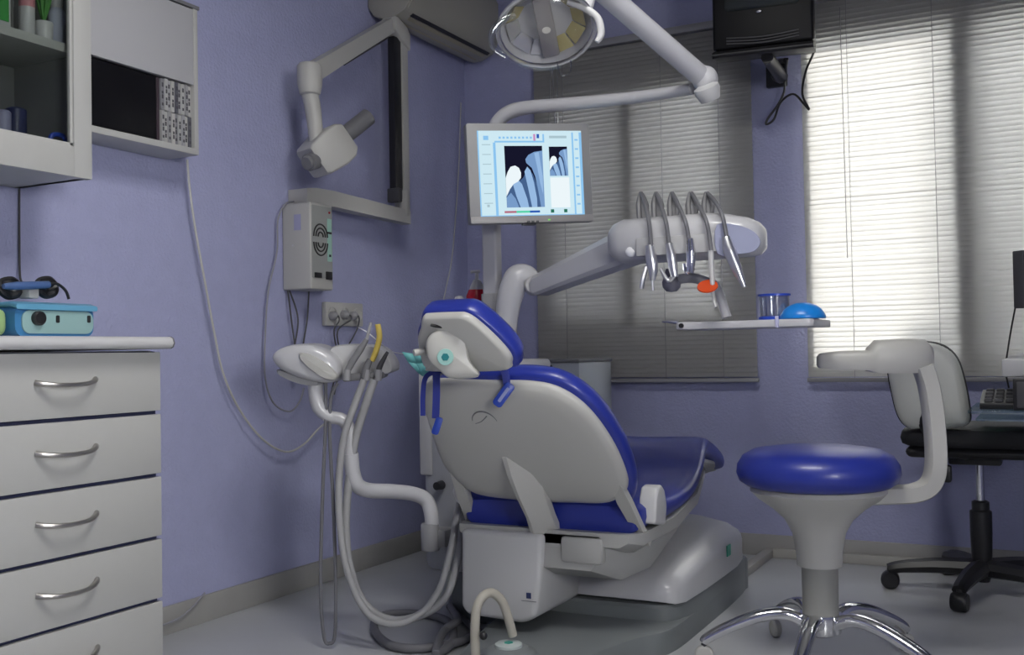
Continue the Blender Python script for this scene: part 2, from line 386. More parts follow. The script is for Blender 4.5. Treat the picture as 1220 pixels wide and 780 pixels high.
SHZ = at(0, 28, x=.24).z
obj('shelf', MB().box((.012, gy0+.022, SHZ-.022), (.24, gy1-.022, SHZ), .001), LAM, g)
dr = MB()
dr.box((gx-.02, gy0, gz0-.002), (gx, gy0+.07, gz1), .001).box((gx-.02, gy1-.052, gz0-.002), (gx, gy1, gz1), .001)
dr.box((gx-.02, gy0+.07, gz0-.002), (gx, gy1-.052, gz0+.072), .001).box((gx-.02, gy0+.07, gz1-.07), (gx, gy1-.052, gz1), .001)
dr.box((gx-.016, gy0+.07, gz0+.072), (gx-.006, gy1-.052, gz0+.080)).box((gx-.016, gy1-.059, gz0+.072), (gx-.006, gy1-.052, gz1-.07))
d = obj('door_frame', dr, LAM, g)
obj('door_pane', MB().box((gx-.013, gy0+.07, gz0+.075), (gx-.010, gy1-.055, gz1-.07)), clear('cabinet_glass', (.80, .82, .81, 1), .04), d)
def shelf_item(px, x, z, prof, m, name, label, cat, extra=None):
    y = at(px, 20, x=x).y; t = thing(name, label, cat, (x, y, z))
    obj('body', MB().lathe(prof, (x, y, z)), m, t)
    if extra: extra(t, x, y, z)
def cap(t, x, y, z): obj('cap', MB().lathe([(.014, .098), (.014, .125), (.010, .128), (0, .128)], (x, y, z)), WHITE, t)
def leaves(t, x, y, z):
    lf = MB()
    for k in range(22):
        a = random.uniform(0, 2*PI); r = random.uniform(.006, .024); h = random.uniform(.06, .11)
        lf.tube([(x, y, z+.045), (x+r*.5*math.cos(a), y+r*.5*math.sin(a), z+.045+h*.5), (x+r*math.cos(a), y+r*math.sin(a), z+.045+h)], [.0022, .004, .0008], 5, 3)
    obj('leaves', lf, GREEN, t)
shelf_item(68, .19, SHZ, [(.020, 0), (.021, .01), (.021, .085), (.014, .098), (0, .098)], mat('frosted_bottle', (.42, .44, .55, 1), .3), 'plastic_bottle', 'tall greyish bottle at right end of cabinet shelf', 'bottle', cap)
shelf_item(52, .205, SHZ, [(.015, 0), (.020, .003), (.022, .045), (.020, .048), (.017, .044), (0, .042)], WHITE, 'potted_plant', 'small white pot with green leaves on cabinet shelf', 'plant', leaves)
def lab(t, x, y, z): obj('label_band', MB().lathe([(.0182, .07), (.0182, .09)], (x, y, z), caps=False), mat('pink_print', (.55, .22, .25, 1), .5), t)
shelf_item(32, .205, SHZ, [(.017, 0), (.018, .004), (.018, .12), (.014, .126), (0, .126)], WHITE, 'white_canister', 'white canister with pink print on the cabinet shelf', 'canister', lab)
yb_ = at(3, 20, x=.20).y
bx = thing('green_box', 'green and white packet at left of cabinet shelf', 'box', (.20, yb_, SHZ))
obj('carton', MB().box((.15, yb_-.05, SHZ), (.21, yb_+.014, SHZ+.09), .001), WHITE, bx)
obj('printed_panel', MB().box((.21, yb_-.04, SHZ+.02), (.212, yb_+.008, SHZ+.08)), mat('packet_green', (.05, .30, .06, 1), .4), bx)
fz = gz0+.062
obj('bottom_board', MB().box((.012, gy0+.022, gz0+.018), (gx-.022, gy1-.022, fz)), LAM, g)
def bottom_item(px, x, m, name, label, cat, prof):
    y = at(px, 150, x=x).y; return tag(obj(name, MB().lathe(prof, (x, y, fz)), m), label, cat)
bottom_item(19, .20, mat('dark_blue_tub', (.02, .025, .08, 1), .4), 'dark_jar', 'dark blue jar at bottom of glass cabinet', 'jar', [(.022, 0), (.024, .004), (.024, .085), (.018, .09), (0, .09)])
bottom_item(4, .21, mat('lilac_tub', (.25, .25, .38, 1), .4), 'pale_jar', 'pale lilac jar left of the dark jar in cabinet', 'jar', [(.016, 0), (.017, .003), (.017, .07), (.012, .075), (0, .075)])
ym = at(70, 160, x=.215).y
tag(obj('bite_tray', MB().tube([(.215, ym-.026, fz+.004), (.215, ym-.022, fz+.036), (.215, ym, fz+.044), (.215, ym+.018, fz+.038), (.215, ym+.022, fz+.004)], .006, 8), DBLUE), 'small dark blue arch at bottom right of glass cabinet', 'dental tray')

# second cabinet with the open niche
qx = .13; _q = at(237, 185, x=qx); qy0 = gy1+.001; qy1 = _q.y; qz0 = _q.z; qz1 = at(240, 14, x=qx).z; qn = at(235, 100, x=qx).z
q = thing('open_wall_cabinet', 'small white wall cabinet with flap door over an open niche', 'cabinet', (.07, (qy0+qy1)/2, qz0))
cs = MB()
cs.box((.003, qy0, qz0), (qx, qy1, qz0+.018), .001).box((.003, qy0, qz0+.018), (qx-.004, qy0+.016, qz1)).box((.003, qy1-.016, qz0+.018), (qx, qy1, qz1), .001)
cs.box((.003, qy0, qz1-.018), (qx-.02, qy1, qz1)).box((.003, qy0+.016, qn), (qx-.02, qy1-.016, qn+.016))
obj('carcass', cs, LAM, q)
obj('back_panel', MB().box((.003, qy0+.016, qz0+.018), (.008, qy1-.016, qn)), NICHE, q)
obj('flap_door', MB().box((qx-.018, qy0+.003, qn-.006), (qx-.001, qy1-.017, qz1-.003), .001), mat('flap_grey_white', (.44, .44, .46, 1), .4), q)
obj('top_edge', MB().box((.003, qy0, qz1), (qx+.004, qy1+.004, qz1+.010)), MGREY, q)
nz = qz0+.018
mw = thing('stereo_box', 'black glossy box filling left part of the wall cabinet niche', 'box', (.06, qy0+.12, nz+.001))
my1 = at(190, 130, x=.118).y
obj('casing', MB().box((.012, qy0+.018, nz+.001), (.114, my1, qn-.008), .003), BLACK, mw)
obj('door_pane', MB().box((.114, qy0+.022, nz+.006), (.118, my1-.012, qn-.012), .001), mat('black_gloss', (.006, .006, .008, 1), .4, spec=.2), mw)
obj('side_trim', MB().box((.114, my1-.011, nz+.004), (.119, my1-.001, qn-.011), .001), mat('dark_red_grey', (.05, .035, .045, 1), .4), mw)
# stacked disc cases: two rows of spines
yy = my1+.004; n = 0; W = (qy1-.018-yy)
cols = [(.36, .36, .36), (.42, .42, .41), (.30, .30, .31), (.46, .45, .44), (.22, .22, .24), (.40, .40, .40), (.33, .33, .35), (.44, .44, .42), (.10, .10, .12)]
inkm = mat('spine_ink', (.06, .06, .07, 1), .6)
wd = W/9; rh_ = (qn-.008-nz)/2
for row in (0, 1):
    for k in range(9):
        y0 = yy+k*wd; z0 = nz+.0005+row*rh_; cc = cols[(k+row*4) % 9]
        t = obj('disc_case', MB().box((.010, y0+.0006, z0+.0005), (.122-.002*((k*5+row) % 3), y0+wd-.0008, z0+rh_-.001-.002*((k+row) % 2)), .0008), mat('case_%s' % 'abcdefghi'[k], (*cc, 1), .4) if row == 0 else bpy.data.materials['case_%s' % 'abcdefghi'[(k+4) % 9]])
        rw = ('lower', 'upper')[row]; nth = ('leftmost', 'second', 'third', 'fourth', 'middle', 'sixth', 'seventh', 'eighth', 'rightmost')[k]
        tag(t, 'slim grey case, %s from the left in %s row of cabinet niche' % (nth, rw) if k not in (0, 4, 8) else 'slim grey case, %s in the %s row of cabinet niche' % (nth, rw), 'case', 'slim cases in the cabinet niche')
        xx = .122-.002*((k*5+row) % 3); sp = MB()
        for s_ in range(4):
            zz = z0+.012+s_*.017+.003*((k+s_) % 2); sp.box((xx, y0+wd*.25, zz), (xx+.0004, y0+wd*.7, zz+.008+.004*((k*3+s_) % 2)))
        obj('spine_text', sp, inkm, t)

# ------------------------------------------------------------------ cords on the left wall
def wallcord(name, px, x, r, m, label): return tag(obj(name, MB().tube([at(a, b, x=x) for a, b in px], r, 7, 6), m), label, 'cord')
wallcord('white_cable', [(223, 190), (226, 225), (233, 275), (244, 335), (256, 400), (266, 445), (285, 487), (312, 522), (340, 538), (362, 529), (380, 510), (397, 497)], .035, .0036, CREAM, 'long pale cable looping from wall cabinet down towards the suction arm')
wallcord('grey_cable', [(350, 240), (340, 243), (331, 262), (330, 300), (320, 345), (316, 400), (316, 450), (326, 480), (345, 490), (357, 478), (362, 462)], .03, .003, CORD, 'grey cable looping beside the wall-mounted x-ray control box')
wallcord('corner_cable', [(549, 122), (547, 190), (543, 255), (538, 310), (531, 345), (526, 372), (523, 420), (522, 500), (521, 600), (520, 643)], .03, .0028, CREAM, 'thin pale cable hanging down near the wall corner')
tag(obj('drooping_cable', MB().tube([at(244, 706, x=.018), at(232, 720, x=.02), at(215, 735, x=.02), at(190, 746, x=.022), at(150, 760, x=.03)], .003, 6), CORD), 'dark cord drooping over the skirting beside drawer cabinet', 'cord')
# outlet
o1 = at(383, 388, x=0); o2 = at(427, 362, x=0)
ot = thing('wall_outlet', 'cream triple socket plate on wall below x-ray unit', 'outlet', (0, (o1.y+o2.y)/2, o1.z))
obj('plate', MB().box((.001, o1.y, o1.z), (.022, o2.y, o2.z), .004), CREAM, ot)
for k in range(3):
    yc = o1.y+(o2.y-o1.y)*(k+.5)/3; zc = (o1.z+o2.z)/2
    so_ = obj('socket', MB().lathe([(.026, 0), (.026, .004), (.022, .004), (.022, .001), (0, .001)], frame((.022, yc, zc), (0, 1, 0), (0, 0, 1))), CREAM, ot)
for k, (n_, a, b) in enumerate((('left', 396, 376), ('middle', 410, 375), ('right', 420, 376))):
    p = at(a, b, x=.03); pl = thing('power_plug', 'grey plug in the %s socket of wall plate' % n_, 'plug', p, 'plugs in the triple socket')
    obj('plug_body', MB().lathe([(.016, 0), (.017, .016), (.012, .024), (.005, .030), (0, .030)], frame((.024, p.y, p.z), (0, 1, 0), (0, 0, 1))), GREY, pl)
    ends = ((398, 408), (402, 412), (424, 412))[k]
    obj('plug_cord', MB().tube([(.056, p.y, p.z), (.06, p.y, p.z-.02), at(ends[0], 395, x=.045), at(ends[1]-6, 430, x=.04), at(ends[1]-14, 470, x=.035)], .0028, 6), DGREY, pl)

# ------------------------------------------------------------------ x-ray unit
xr = thing('dental_xray_machine', 'cream wall-mounted x-ray unit with folding arm, tube head and control box', 'x-ray machine', (0, -1.23, 1.05))
by0, by1 = -1.289, -1.165; bz0, bz1 = 1.046, 1.345; bd = .125
cb = obj('control_box', MB().box((.002, by0, bz0), (bd, by1, bz1), .006, 3), XR, xr)
FR = frame((bd, 0, 0), (0, 1, 0), (0, 0, 1)); W_ = by1-by0
obj('front_panel', MB().prism(rrect(W_-.012, .25, .004, cx=(by0+by1)/2, cy=(bz0+bz1)/2+.015), FR, 0, .002), GREY2 if 'GREY2' in globals() else mat('panel_grey', (.30, .31, .30, 1), .4), cb)
obj('side_strip', MB().box((bd+.002, by1-.034, bz0+.10), (bd+.0035, by1-.010, bz1-.05)), MINT, cb)
vz = MB()
cyv = (by0+by1)/2-.010; czv = bz0+.172
for up in (1, -1):
    for r_ in (.038, .026, .014):
        vz.tube([(bd+.003, cyv+r_*math.cos(a), czv+up*(.010+r_*1.15*math.sin(a))) for a in [PI*i/8 for i in range(9)]], .0028, 6, 2)
obj('vent_rings', vz, BLACK, cb)
bt = MB(); bt.box((bd+.002, by0+.016, bz0+.040), (bd+.008, by0+.052, bz0+.058), .002).box((bd+.002, by1-.046, bz0+.036), (bd+.008, by1-.014, bz0+.064), .002)
bt.box((bd+.0035, by1-.034, bz0+.196), (bd+.006, by1-.014, bz0+.203)).box((bd+.0035, by1-.026, bz0+.116), (bd+.006, by1-.018, bz0+.124))
obj('buttons', bt, BLACK, cb)
obj('indicator', MB().ball((bd+.003, by1-.022, bz1-.028), .004), RED, cb)
obj('brand_sticker', MB().box((.055, by0-.0008, bz1-.095), (.085, by0, bz1-.04)), mat('sticker_lilac', (.34, .34, .50, 1), .5), cb)
obj('side_logo', MB().box((.045, by0-.0008, bz0+.15), (.055, by0, bz0+.156)), WHITE, cb)
cbl = MB()
for a, b, c_ in ((343, 347, 352), (345, 355, 350), (368, 366, 360)):
    cbl.tube([at(a, 346, x=.03), at(b, 380, x=.03), at(c_, 420, x=.03), at(c_, 455, x=.03)], .003, 6)
obj('supply_cables', cbl, DGREY, xr)
# wall arm plate above the box
hz = at(350, 238, x=.05); e2 = at(485, 262, x=.10)
m0 = at(358, 232, x=.06)
ha = MB()
ha.loft([[Vector((xx, y_, z_+dz)) for xx, dz in ((xa, -h), (xb, -h), (xb, h), (xa, h))] for y_, z_, h, xa, xb in
         ((m0.y+.005, bz1+.026, .028, .002, .085), (m0.y+.05, bz1+.028, .032, .002, .09), (m0.y+.12, bz1+.028, .028, .06, .115), (e2.y-.02, e2.z+.008, .026, .08, .125), (e2.y-.012, e2.z+.006, .026, .08, .125))])
obj('wall_arm', ha, XR, xr, 30)
# upright
up0 = at(478, 252, x=.105); up1 = at(483, 48, x=.105)
u_ = MB(); u_.box((.075, up0.y-.004, up0.z-.02), (.125, up0.y+.036, up1.z), .004)
obj('upright_arm', u_, XR, xr)
yb0 = at(470, 150, x=.115).y; yb1 = at(478, 200, x=.13).y
obj('gas_spring', MB().box((.088, yb0, up0.z+.045), (.118, up0.y-.004, up1.z-.01), .003), BLACK, xr)
obj('lower_knuckle', MB().lathe([(.026, -.005), (.028, 0), (.028, .09), (.024, .1), (0, .1)], (.10, up0.y+.012, up0.z-.01)), XR, xr)
obj('cable_guide', MB().box((.08, yb0-.008, up0.z+.03), (.135, yb0+.02, up0.z+.085), .005), DGREY, xr)
el = at(477, 42, x=.105)
obj('elbow', MB().prism([(yb0-.012, el.z-.002), (up0.y+.04, el.z-.06), (up0.y+.042, el.z+.005), (up0.y+.02, el.z+.028), (yb0+.01, el.z+.052), (yb0-.012, el.z+.05)], frame((.07, 0, 0), (0, 1, 0), (0, 0, 1)), 0, .065, .004), XR, xr)
sh = at(362, 92, x=.20)
fa = MB(); A = Vector((.10, yb0-.004, el.z+.020)); B = Vector(sh)+Vector((0, .02, .012))
dv_ = (B-A).normalized(); upv = Vector((0, -dv_.z, dv_.y)); side = Vector((1, 0, 0))
upv = side.cross(dv_).normalized()*-1
fa.loft([[P+side*(sx*w)+upv*(sz*h) for sx, sz in ((-1, -1), (1, -1), (1, 1), (-1, 1))] for P, w, h in ((A, .022, .026), (A.lerp(B, .5), .022, .027), (B, .024, .030))])
obj('forearm', fa, XR, xr, 30)
obj('forearm_underside', MB().loft([[P+side*(sx*w)+upv*(zz) for sx, zz in ((-1, za), (1, za), (1, zb), (-1, zb))] for P, w, za, zb in ((A+dv_*.05, .014, .0, .042), (A.lerp(B, .55), .014, 0, .040), (B-dv_*.03, .012, 0, .03))]) if False else MB().tube([A+Vector((0, 0, -.036))+dv_*.03, A.lerp(B, .6)+Vector((0, 0, -.034))], .010, 8), DGREY, xr)
sk = at(369, 94, x=.20)
obj('shoulder', MB().lathe([(.022, -.058), (.034, -.050), (.041, -.02), (.042, .040), (.034, .050), (0, .050)], sk), XR, xr)
dn = at(377, 168, x=.205)
obj('drop_arm', MB().tube([sk-Vector((0, 0, .05)), sk.lerp(dn, .5), dn], [.028, .027, .024], 14, 6), XR, xr)
hc = at(391, 179, x=.215)
# tube head: rounded box, long axis along the beam, pointing right/up in the photo
beam = (at(440, 140, d=(hc-CAM).dot(FW)+.10)-hc).normalized()
HF = frame(hc, beam, Vector((0, 0, 1)))
hd = MB(); rings = []
for xx, k in ((-.078, .86), (-.066, .98), (-.01, 1.12), (.0, 1.14), (.045, 1.08), (.072, .84)):
    rings.append([HF @ Vector((xx, p[1]*k, p[0]*k)) for p in rrect(.125, .118, .012, 3)])
hdo = obj('tube_head', hd.loft(rings), XR, xr, 25)
obj('tube_cone', MB().tube([HF @ Vector((.055, .004, 0)), HF @ Vector((.205, .004, 0))], .030, 20, smooth=False), MGREY, hdo)
kd = at(369, 193, d=(hc-CAM).dot(FW)-.085)
kv = (CAM-kd).normalized()*.5+Vector((-.35, -.35, -.2)); kv.normalize()
obj('rotation_knob', MB().lathe([(.029, -.045), (.029, .006), (.024, .008), (.024, .014), (.020, .018), (0, .018)], frame(kd, kv.cross(Vector((0, 0, 1))), (kv.cross(Vector((0, 0, 1)))).cross(kv)) if False else Matrix.Translation(kd) @ kv.to_track_quat('Z', 'Y').to_matrix().to_4x4()), MGREY, hdo)

# ------------------------------------------------------------------ air conditioner
ac = thing('air_conditioner', 'off-white split air conditioner high in the wall corner', 'air conditioner', (0, -.45, 2.12))
y0, y1 = -.76, -.045
prof = [(.002, 2.185), (.03, 2.145), (.08, 2.125), (.125, 2.128), (.175, 2.150), (.20, 2.185), (.208, 2.24), (.205, 2.38), (.18, 2.425), (.10, 2.44), (.002, 2.44)]
def yprism(poly, a, b, bev=0): return MB().prism([(p[0], p[1]) for p in poly], frame((0, b, 0), (1, 0, 0), (0, 0, 1)), 0, b-a, bev)
obj('casing', yprism(prof, y0, y1, .006), AC, ac, 35)
obj('air_flap', yprism([(.105, 2.1245), (.158, 2.1395), (.156, 2.145), (.103, 2.131)], y0+.07, y1-.04), ACD, ac)
obj('outlet_gap', yprism([(.162, 2.1405), (.176, 2.149), (.172, 2.155), (.158, 2.146)], y0+.06, y1-.03), BLACK, ac)
obj('front_cover', yprism([(.186, 2.157), (.2045, 2.184), (.2135, 2.24), (.211, 2.37), (.204, 2.37), (.200, 2.19), (.180, 2.162)], y0+.012, y1-.012), AC, ac, 60)
# ------------------------------------------------------------------ dental chair
XC = 1.13
ch = thing('dental_chair', 'royal blue reclined dental chair with cream shell back and grey-white base', 'dental chair', (XC, -1.1, 0))
# base plate on the floor
bp = cpoly([(.90, -.62), (.89, -1.2), (.93, -1.5), (.985, -1.75), (1.04, -1.90), (1.13, -1.95), (1.23, -1.92), (1.30, -1.80), (1.33, -1.66), (1.37, -1.52), (1.42, -1.42), (1.43, -1.2), (1.415, -.62), (1.33, -.54), (.95, -.54)], 6)
bpo = MB().dome(bp, I4, [(1.0, 0), (1.0, .05), (.985, .062), (.95, .066), (.0, .067)])
obj('base_plate', bpo, PLATE, ch, 35)
# raised skirt under the housing
sk_ = cpoly([(.93, -.58), (.90, -.9), (.90, -1.30), (1.0, -1.36), (1.30, -1.36), (1.415, -1.30), (1.425, -.95), (1.415, -.62), (1.36, -.56)], 5)
obj('base_skirt', MB().dome(sk_, I4, [(1, .0), (1, .10), (.98, .108), (0, .11)]), PLATE, ch, 35)
# rear housing (lift cover): rounded hump
hr = []
for yv, x0_, x1_, zt, zb_ in ((-1.345, .94, 1.385, .160, .118), (-1.33, .92, 1.41, .182, .112), (-1.28, .91, 1.425, .205, .109), (-1.1, .905, 1.43, .240, .108), (-.9, .905, 1.43, .268, .108), (-.75, .91, 1.428, .272, .108), (-.64, .92, 1.415, .245, .11), (-.60, .95, 1.37, .19, .12)):
    cx_, w_, h_ = (x0_+x1_)/2, (x1_-x0_)/2, zt-zb_
    pr = [(-1, 0), (1, 0), (1, .50), (.985, .62), (.95, .72), (.80, .88), (.5, .97), (0, 1), (-.5, .97), (-.80, .88), (-.95, .72), (-.985, .62), (-1, .50)]
    hr.append([Vector((cx_+a*w_, yv, zb_+b*h_)) for a, b in pr])
hs = obj('base_housing', MB().loft(hr), ENAM, ch, 50)
gs = at(868, 655, x=1.431)
obj('green_badge', MB().box((1.430, gs.y-.02, gs.z-.018), (1.433, gs.y+.02, gs.z+.016)), mat('badge_green', (.03, .38, .25, 1), .4), hs)
# front lift cover (with emblem)
lc = MB()
lc.prism(rrect(.0, .0, .0) if False else [(.895, .335), (.89, .12), (.91, .098), (1.08, .092), (1.12, .112), (1.135, .21), (1.145, .335)], frame((0, -1.62, 0), (1, 0, 0), (0, 0, 1)), -.42, 0, .016, 3)
lco = obj('lift_cover', lc, WHITE, ch, 35)
lp = at(630, 710, y=-1.62)
obj('emblem', MB().box((lp.x-.007, -1.6212, lp.z-.006), (lp.x+.007, -1.6195, lp.z+.009)), mat('emblem_navy', (.02, .03, .10, 1), .4), lco)
obj('emblem_line', MB().box((lp.x-.022, -1.6212, lp.z-.014), (lp.x+.022, -1.6195, lp.z-.0125)), MGREY, lco)
obj('link_arm', MB().box((.93, -1.25, .12), (1.24, -1.0, .34), .02), WHITE, ch)
# underframe tapering below the seat
uf = []
for yv, x0_, x1_, zb_, zt in ((-1.60, .92, 1.30, .245, .335), (-1.52, .89, 1.36, .21, .345), (-1.36, .88, 1.385, .215, .36), (-1.1, .89, 1.38, .30, .38), (-.9, .92, 1.35, .36, .42)):
    pr = [(-.86, 0), (.86, 0), (.97, .25), (1, .75), (1, 1), (-1, 1), (-1, .75), (-.97, .25)]
    uf.append([Vector(((x0_+x1_)/2+a*(x1_-x0_)/2, yv, zb_+b*(zt-zb_))) for a, b in pr])
obj('underframe', MB().loft(uf), CHASSIS, ch, 35)
obj('side_boss', MB().box((1.19, -1.61, .262), (1.31, -1.54, .332), .012), CHASSIS, ch)
# seat + leg sections: loft along y
SEC = [(-1.56, .405, .33, .235, 0), (-1.545, .425, .325, .262, .0), (-1.45, .43, .335, .272, .012), (-1.25, .425, .345, .275, .02), (-1.08, .445, .375, .270, .02), (-.95, .50, .43, .255, .018), (-.86, .535, .455, .235, .014), (-.78, .54, .455, .222, .010), (-.62, .50, .42, .205, .012), (-.50, .455, .385, .190, .01), (-.45, .43, .385, .165, 0)]
def seatring(y, zt, zb_, w, dip, grow=0, lift=0):
    pr = []
    n = 24
    for i in range(n):
        a = 2*PI*i/n; ca, sa = math.cos(a), math.sin(a)
        e = .5 if abs(ca) > 0 else 1
        X = math.copysign(abs(ca)**.45, ca)*w; Z = math.copysign(abs(sa)**.6, sa)
        z = (zt+zb_)/2+Z*(zt-zb_)/2
        if Z > 0: z -= dip*(1-(X/w)**2)*1.5
        pr.append(Vector((XC+X, y, z)))
    return pr
S2 = []
for i in range(len(SEC)-1):
    for k in range(3):
        pass
sp = spline([(s[0], s[1], s[2]) for s in SEC], 4); sq = spline([(s[3], s[4], 0) for s in SEC], 4)
obj('seat_cushion', MB().loft([seatring(a.x, a.y, a.z, b.x, b.y) for a, b in zip(sp, sq)]), BLUE, ch, 60)
# white pan under cushion
pn = []
for yv, zt, hw, th in ((-1.60, .345, .25, .035), (-1.55, .342, .272, .05), (-1.3, .352, .278, .055), (-1.08, .385, .272, .05), (-.93, .44, .25, .035), (-.84, .465, .215, .022), (-.6, .43, .185, .015), (-.47, .39, .15, .012)):
    pn.append([Vector((XC+a*hw, yv, zt-th+b*th)) for a, b in ((-.9, 0), (.9, 0), (1, .4), (1, 1), (-1, 1), (-1, .4))])
obj('seat_pan', MB().loft(pn), CHASSIS, ch, 35)
obj('foot_plate', MB().box((XC-.10, -.52, .372), (XC+.12, -.405, .384), .004), GREY, ch)
# backrest
Bp = at(668, 646, x=XC); Tp = at(590, 453, x=XC)
vdir = (Tp-Bp).normalized(); LB = (Tp-Bp).length
BF = frame(Bp, (1, 0, 0), vdir)            # z axis of the frame: x cross v  (towards the front/up or back)
NZ = 1 if BF.col[2].xyz.y > 0 else -1       # +1 when local z points to the patient's side
def L(v): return v*LB/.60
half = [(0, .60), (.10, .601), (.165, .595), (.21, .575), (.243, .525), (.262, .45), (.270, .37), (.270, .29), (.262, .20), (.255, .12), (.262, .05), (.262, .02), (.232, .02), (.222, .08), (.20, .145), (.14, .168), (.07, .172)]
full = [(a, L(b)) for a, b in half]+[(0, L(.172))]+[(-a, L(b)) for a, b in half[::-1][:-1]]
ol = cpoly(full, 4)
def BZ(z): return z*NZ
bsh = MB()
inner = [(0, .595), (.10, .592), (.165, .572), (.215, .52), (.247, .44), (.264, .34), (.258, .24), (.20, .185), (.10, .175)]
left_ = [(.10, .598), (.185, .596), (.228, .565), (.245, .48), (.256, .40), (.262, .32), (.250, .25), (.20, .19), (.10, .175)]
fin = cpoly([(a, L(b)) for a, b in inner]+[(0, L(.172))]+[(-a, L(b)) for a, b in left_[::-1]], 5)
bsh.dome(fin, BF, [(1.0, BZ(.012)), (1.005, BZ(0)), (.985, BZ(-.010)), (.93, BZ(-.018)), (.80, BZ(-.026)), (.55, BZ(-.032)), (0.0, BZ(-.034))])
bs = obj('backrest_shell', bsh, CREAM, ch, 50)
# cushion on the patient's side
cushion = cpoly([(a*1.0, L(b)) for a, b in ((0, .612), (.11, .608), (.178, .586), (.230, .53), (.262, .45), (.279, .34), (.270, .22), (.21, .12), (.10, .09))]+[(0, L(.085))]+[(-a, L(b)) for a, b in ((.10, .09), (.21, .12), (.270, .22), (.279, .34), (.262, .45), (.230, .53), (.178, .586), (.11, .608))], 5)
obj('backrest_cushion', MB().dome(cushion, BF, [(.97, BZ(.008)), (1.0, BZ(.018)), (1.005, BZ(.035)), (.985, BZ(.052)), (.93, BZ(.064)), (.7, BZ(.070)), (0, BZ(.072))]), BLUE, ch, 60)
# side links from shell to the hinges
for s in (-1, 1):
    lk = MB().loft([[BF @ Vector((s*(u+du), L(v), BZ(zz))) for du, zz in ((-w_, .004), (w_, .004), (w_, -.016), (-w_, -.016))] for u, v, w_ in ((.232, .29, .012), (.240, .19, .018), (.252, .10, .014), (.260, .03, .013))])
    obj('side_link', lk, CREAM, ch, 35)
# centre strut
def strut_pt(px, py, off): 
    return at(px, py, x=XC+off)
st = MB(); rings = []
for (lx, ly), (rx, ry), dz in (((596, 538), (637, 538), .05), ((604, 565), (642, 565), -.050), ((614, 590), (649, 590), -.052), ((627, 617), (658, 617), -.045), ((634, 643), (672, 650), -.038)):
    dd = (at((lx+rx)/2, ly, x=XC)-CAM).dot(FW)-.02+(.045 if dz > 0 else .022 if ly == 565 else .006 if ly == 590 else 0)
    a, b = at(lx, ly, d=dd), at(rx, ry, d=dd+.01)
    nb = Vector((0, .75, .45)).normalized()*.022
    rings.append([a, a*.8+b*.2-nb*.5, a*.2+b*.8-nb*.5, b, b+nb, a+nb])
obj('back_strut', st.loft(rings), CREAM, ch, 30)
sb0 = at(652, 652, x=XC); 
obj('strut_clamp', MB().box((XC-.035, sb0.y-.035, sb0.z-.006), (XC+.055, sb0.y+.03, sb0.z+.004), .001), BLACK, ch)
# round emboss with swoosh near top of the shell
em = MB(); ec = (-.055, L(.485))
em.tube([BF @ Vector((ec[0]+.036*math.cos(a), ec[1]+.036*math.sin(a), BZ(-.0305))) for a in [PI*(.05+.9*i/10) for i in range(11)]], .0022, 6, 2)
em.tube([BF @ Vector((ec[0]-.03, ec[1]-.004, BZ(-.031))), BF @ Vector((ec[0]-.01, ec[1]+.004, BZ(-.031))), BF @ Vector((ec[0]+.012, ec[1]+.022, BZ(-.031)))], .002, 6, 3)
obj('shell_emboss', em, MGREY, bs)
# hinges
for s, hn in ((1, at(776, 600, x=1.395)), (-1, None)):
    if hn is None: hn = Vector((XC-.262, at(776, 600, x=1.395).y, at(776, 600, x=1.395).z))
    hm = MB().prism([(hn.y-.05, hn.z-.045), (hn.y+.035, hn.z-.06), (hn.y+.05, hn.z-.01), (hn.y+.035, hn.z+.035), (hn.y+.01, hn.z+.052), (hn.y-.02, hn.z+.048), (hn.y-.035, hn.z+.02)], frame((hn.x-.022, 0, 0), (0, 1, 0), (0, 0, 1)), 0, .05, .008, 3)
    obj('hinge_cover', hm, WHITE, ch, 35)
# headrest
hb = at(556, 440, x=XC-.03); ht = at(524, 374, x=XC-.045)
hv = (ht-hb).normalized(); HFm = frame(hb, (1, 0, 0), hv); NH = 1 if HFm.col[2].xyz.y > 0 else -1
HL = (ht-hb).length
hol = [(-.095, .0), (.10, .0), (.128, .018), (.132, .045), (.112, HL*.55), (.078, HL*.86), (.055, HL*.98), (.03, HL*1.0), (-.04, HL), (-.062, HL*.97), (-.078, HL*.8), (-.098, .10), (-.112, .04), (-.11, .012)]
hop = cpoly(hol, 4)
obj('headrest_shell', MB().dome(hop, HFm, [(1, NH*.008), (1.0, 0), (.97, NH*-.010), (.9, NH*-.014), (0, NH*-.016)]), CREAM, ch, 45)
hcu = [(a*1.09, (b-HL/2)*1.06+HL/2) for a, b in hop]
obj('headrest_cushion', MB().dome(hcu, HFm, [(.95, NH*.006), (1.0, NH*.012), (1.015, NH*.03), (.99, NH*.05), (.9, NH*.066), (.6, NH*.074), (0, NH*.076)]), BLUE, ch, 60)
dk = at(531, 422, x=XC-.03); dk = HFm @ Vector(((HFm.inverted() @ dk).x, (HFm.inverted() @ dk).y, NH*-.020))
KM = frame(dk, (1, 0, 0), hv)
if NH > 0: KM = KM @ Matrix.Rotation(PI, 4, 'X')
hjd = (dk-CAM).dot(FW)-.006; F1 = frame(at(535, 420, d=hjd), RT, UP); F1i = F1.inverted()
def f1(a, b): q_ = F1i @ at(a, b, d=hjd); return (q_.x, q_.y)
jo = cpoly([f1(*p) for p in ((507, 412), (512, 399), (524, 392), (540, 391), (552, 398), (557, 414), (560, 430), (571, 447), (556, 451), (535, 450), (524, 442), (511, 430))], 4)
obj('headrest_joint', MB().dome(jo, F1, [(1, -.07), (1, -.006), (.97, .002), (.90, .007), (.6, .010), (0, .011)]), CREAM, ch, 45)
KM = F1 @ Matrix.Translation((F1i @ at(531, 425, d=hjd)))
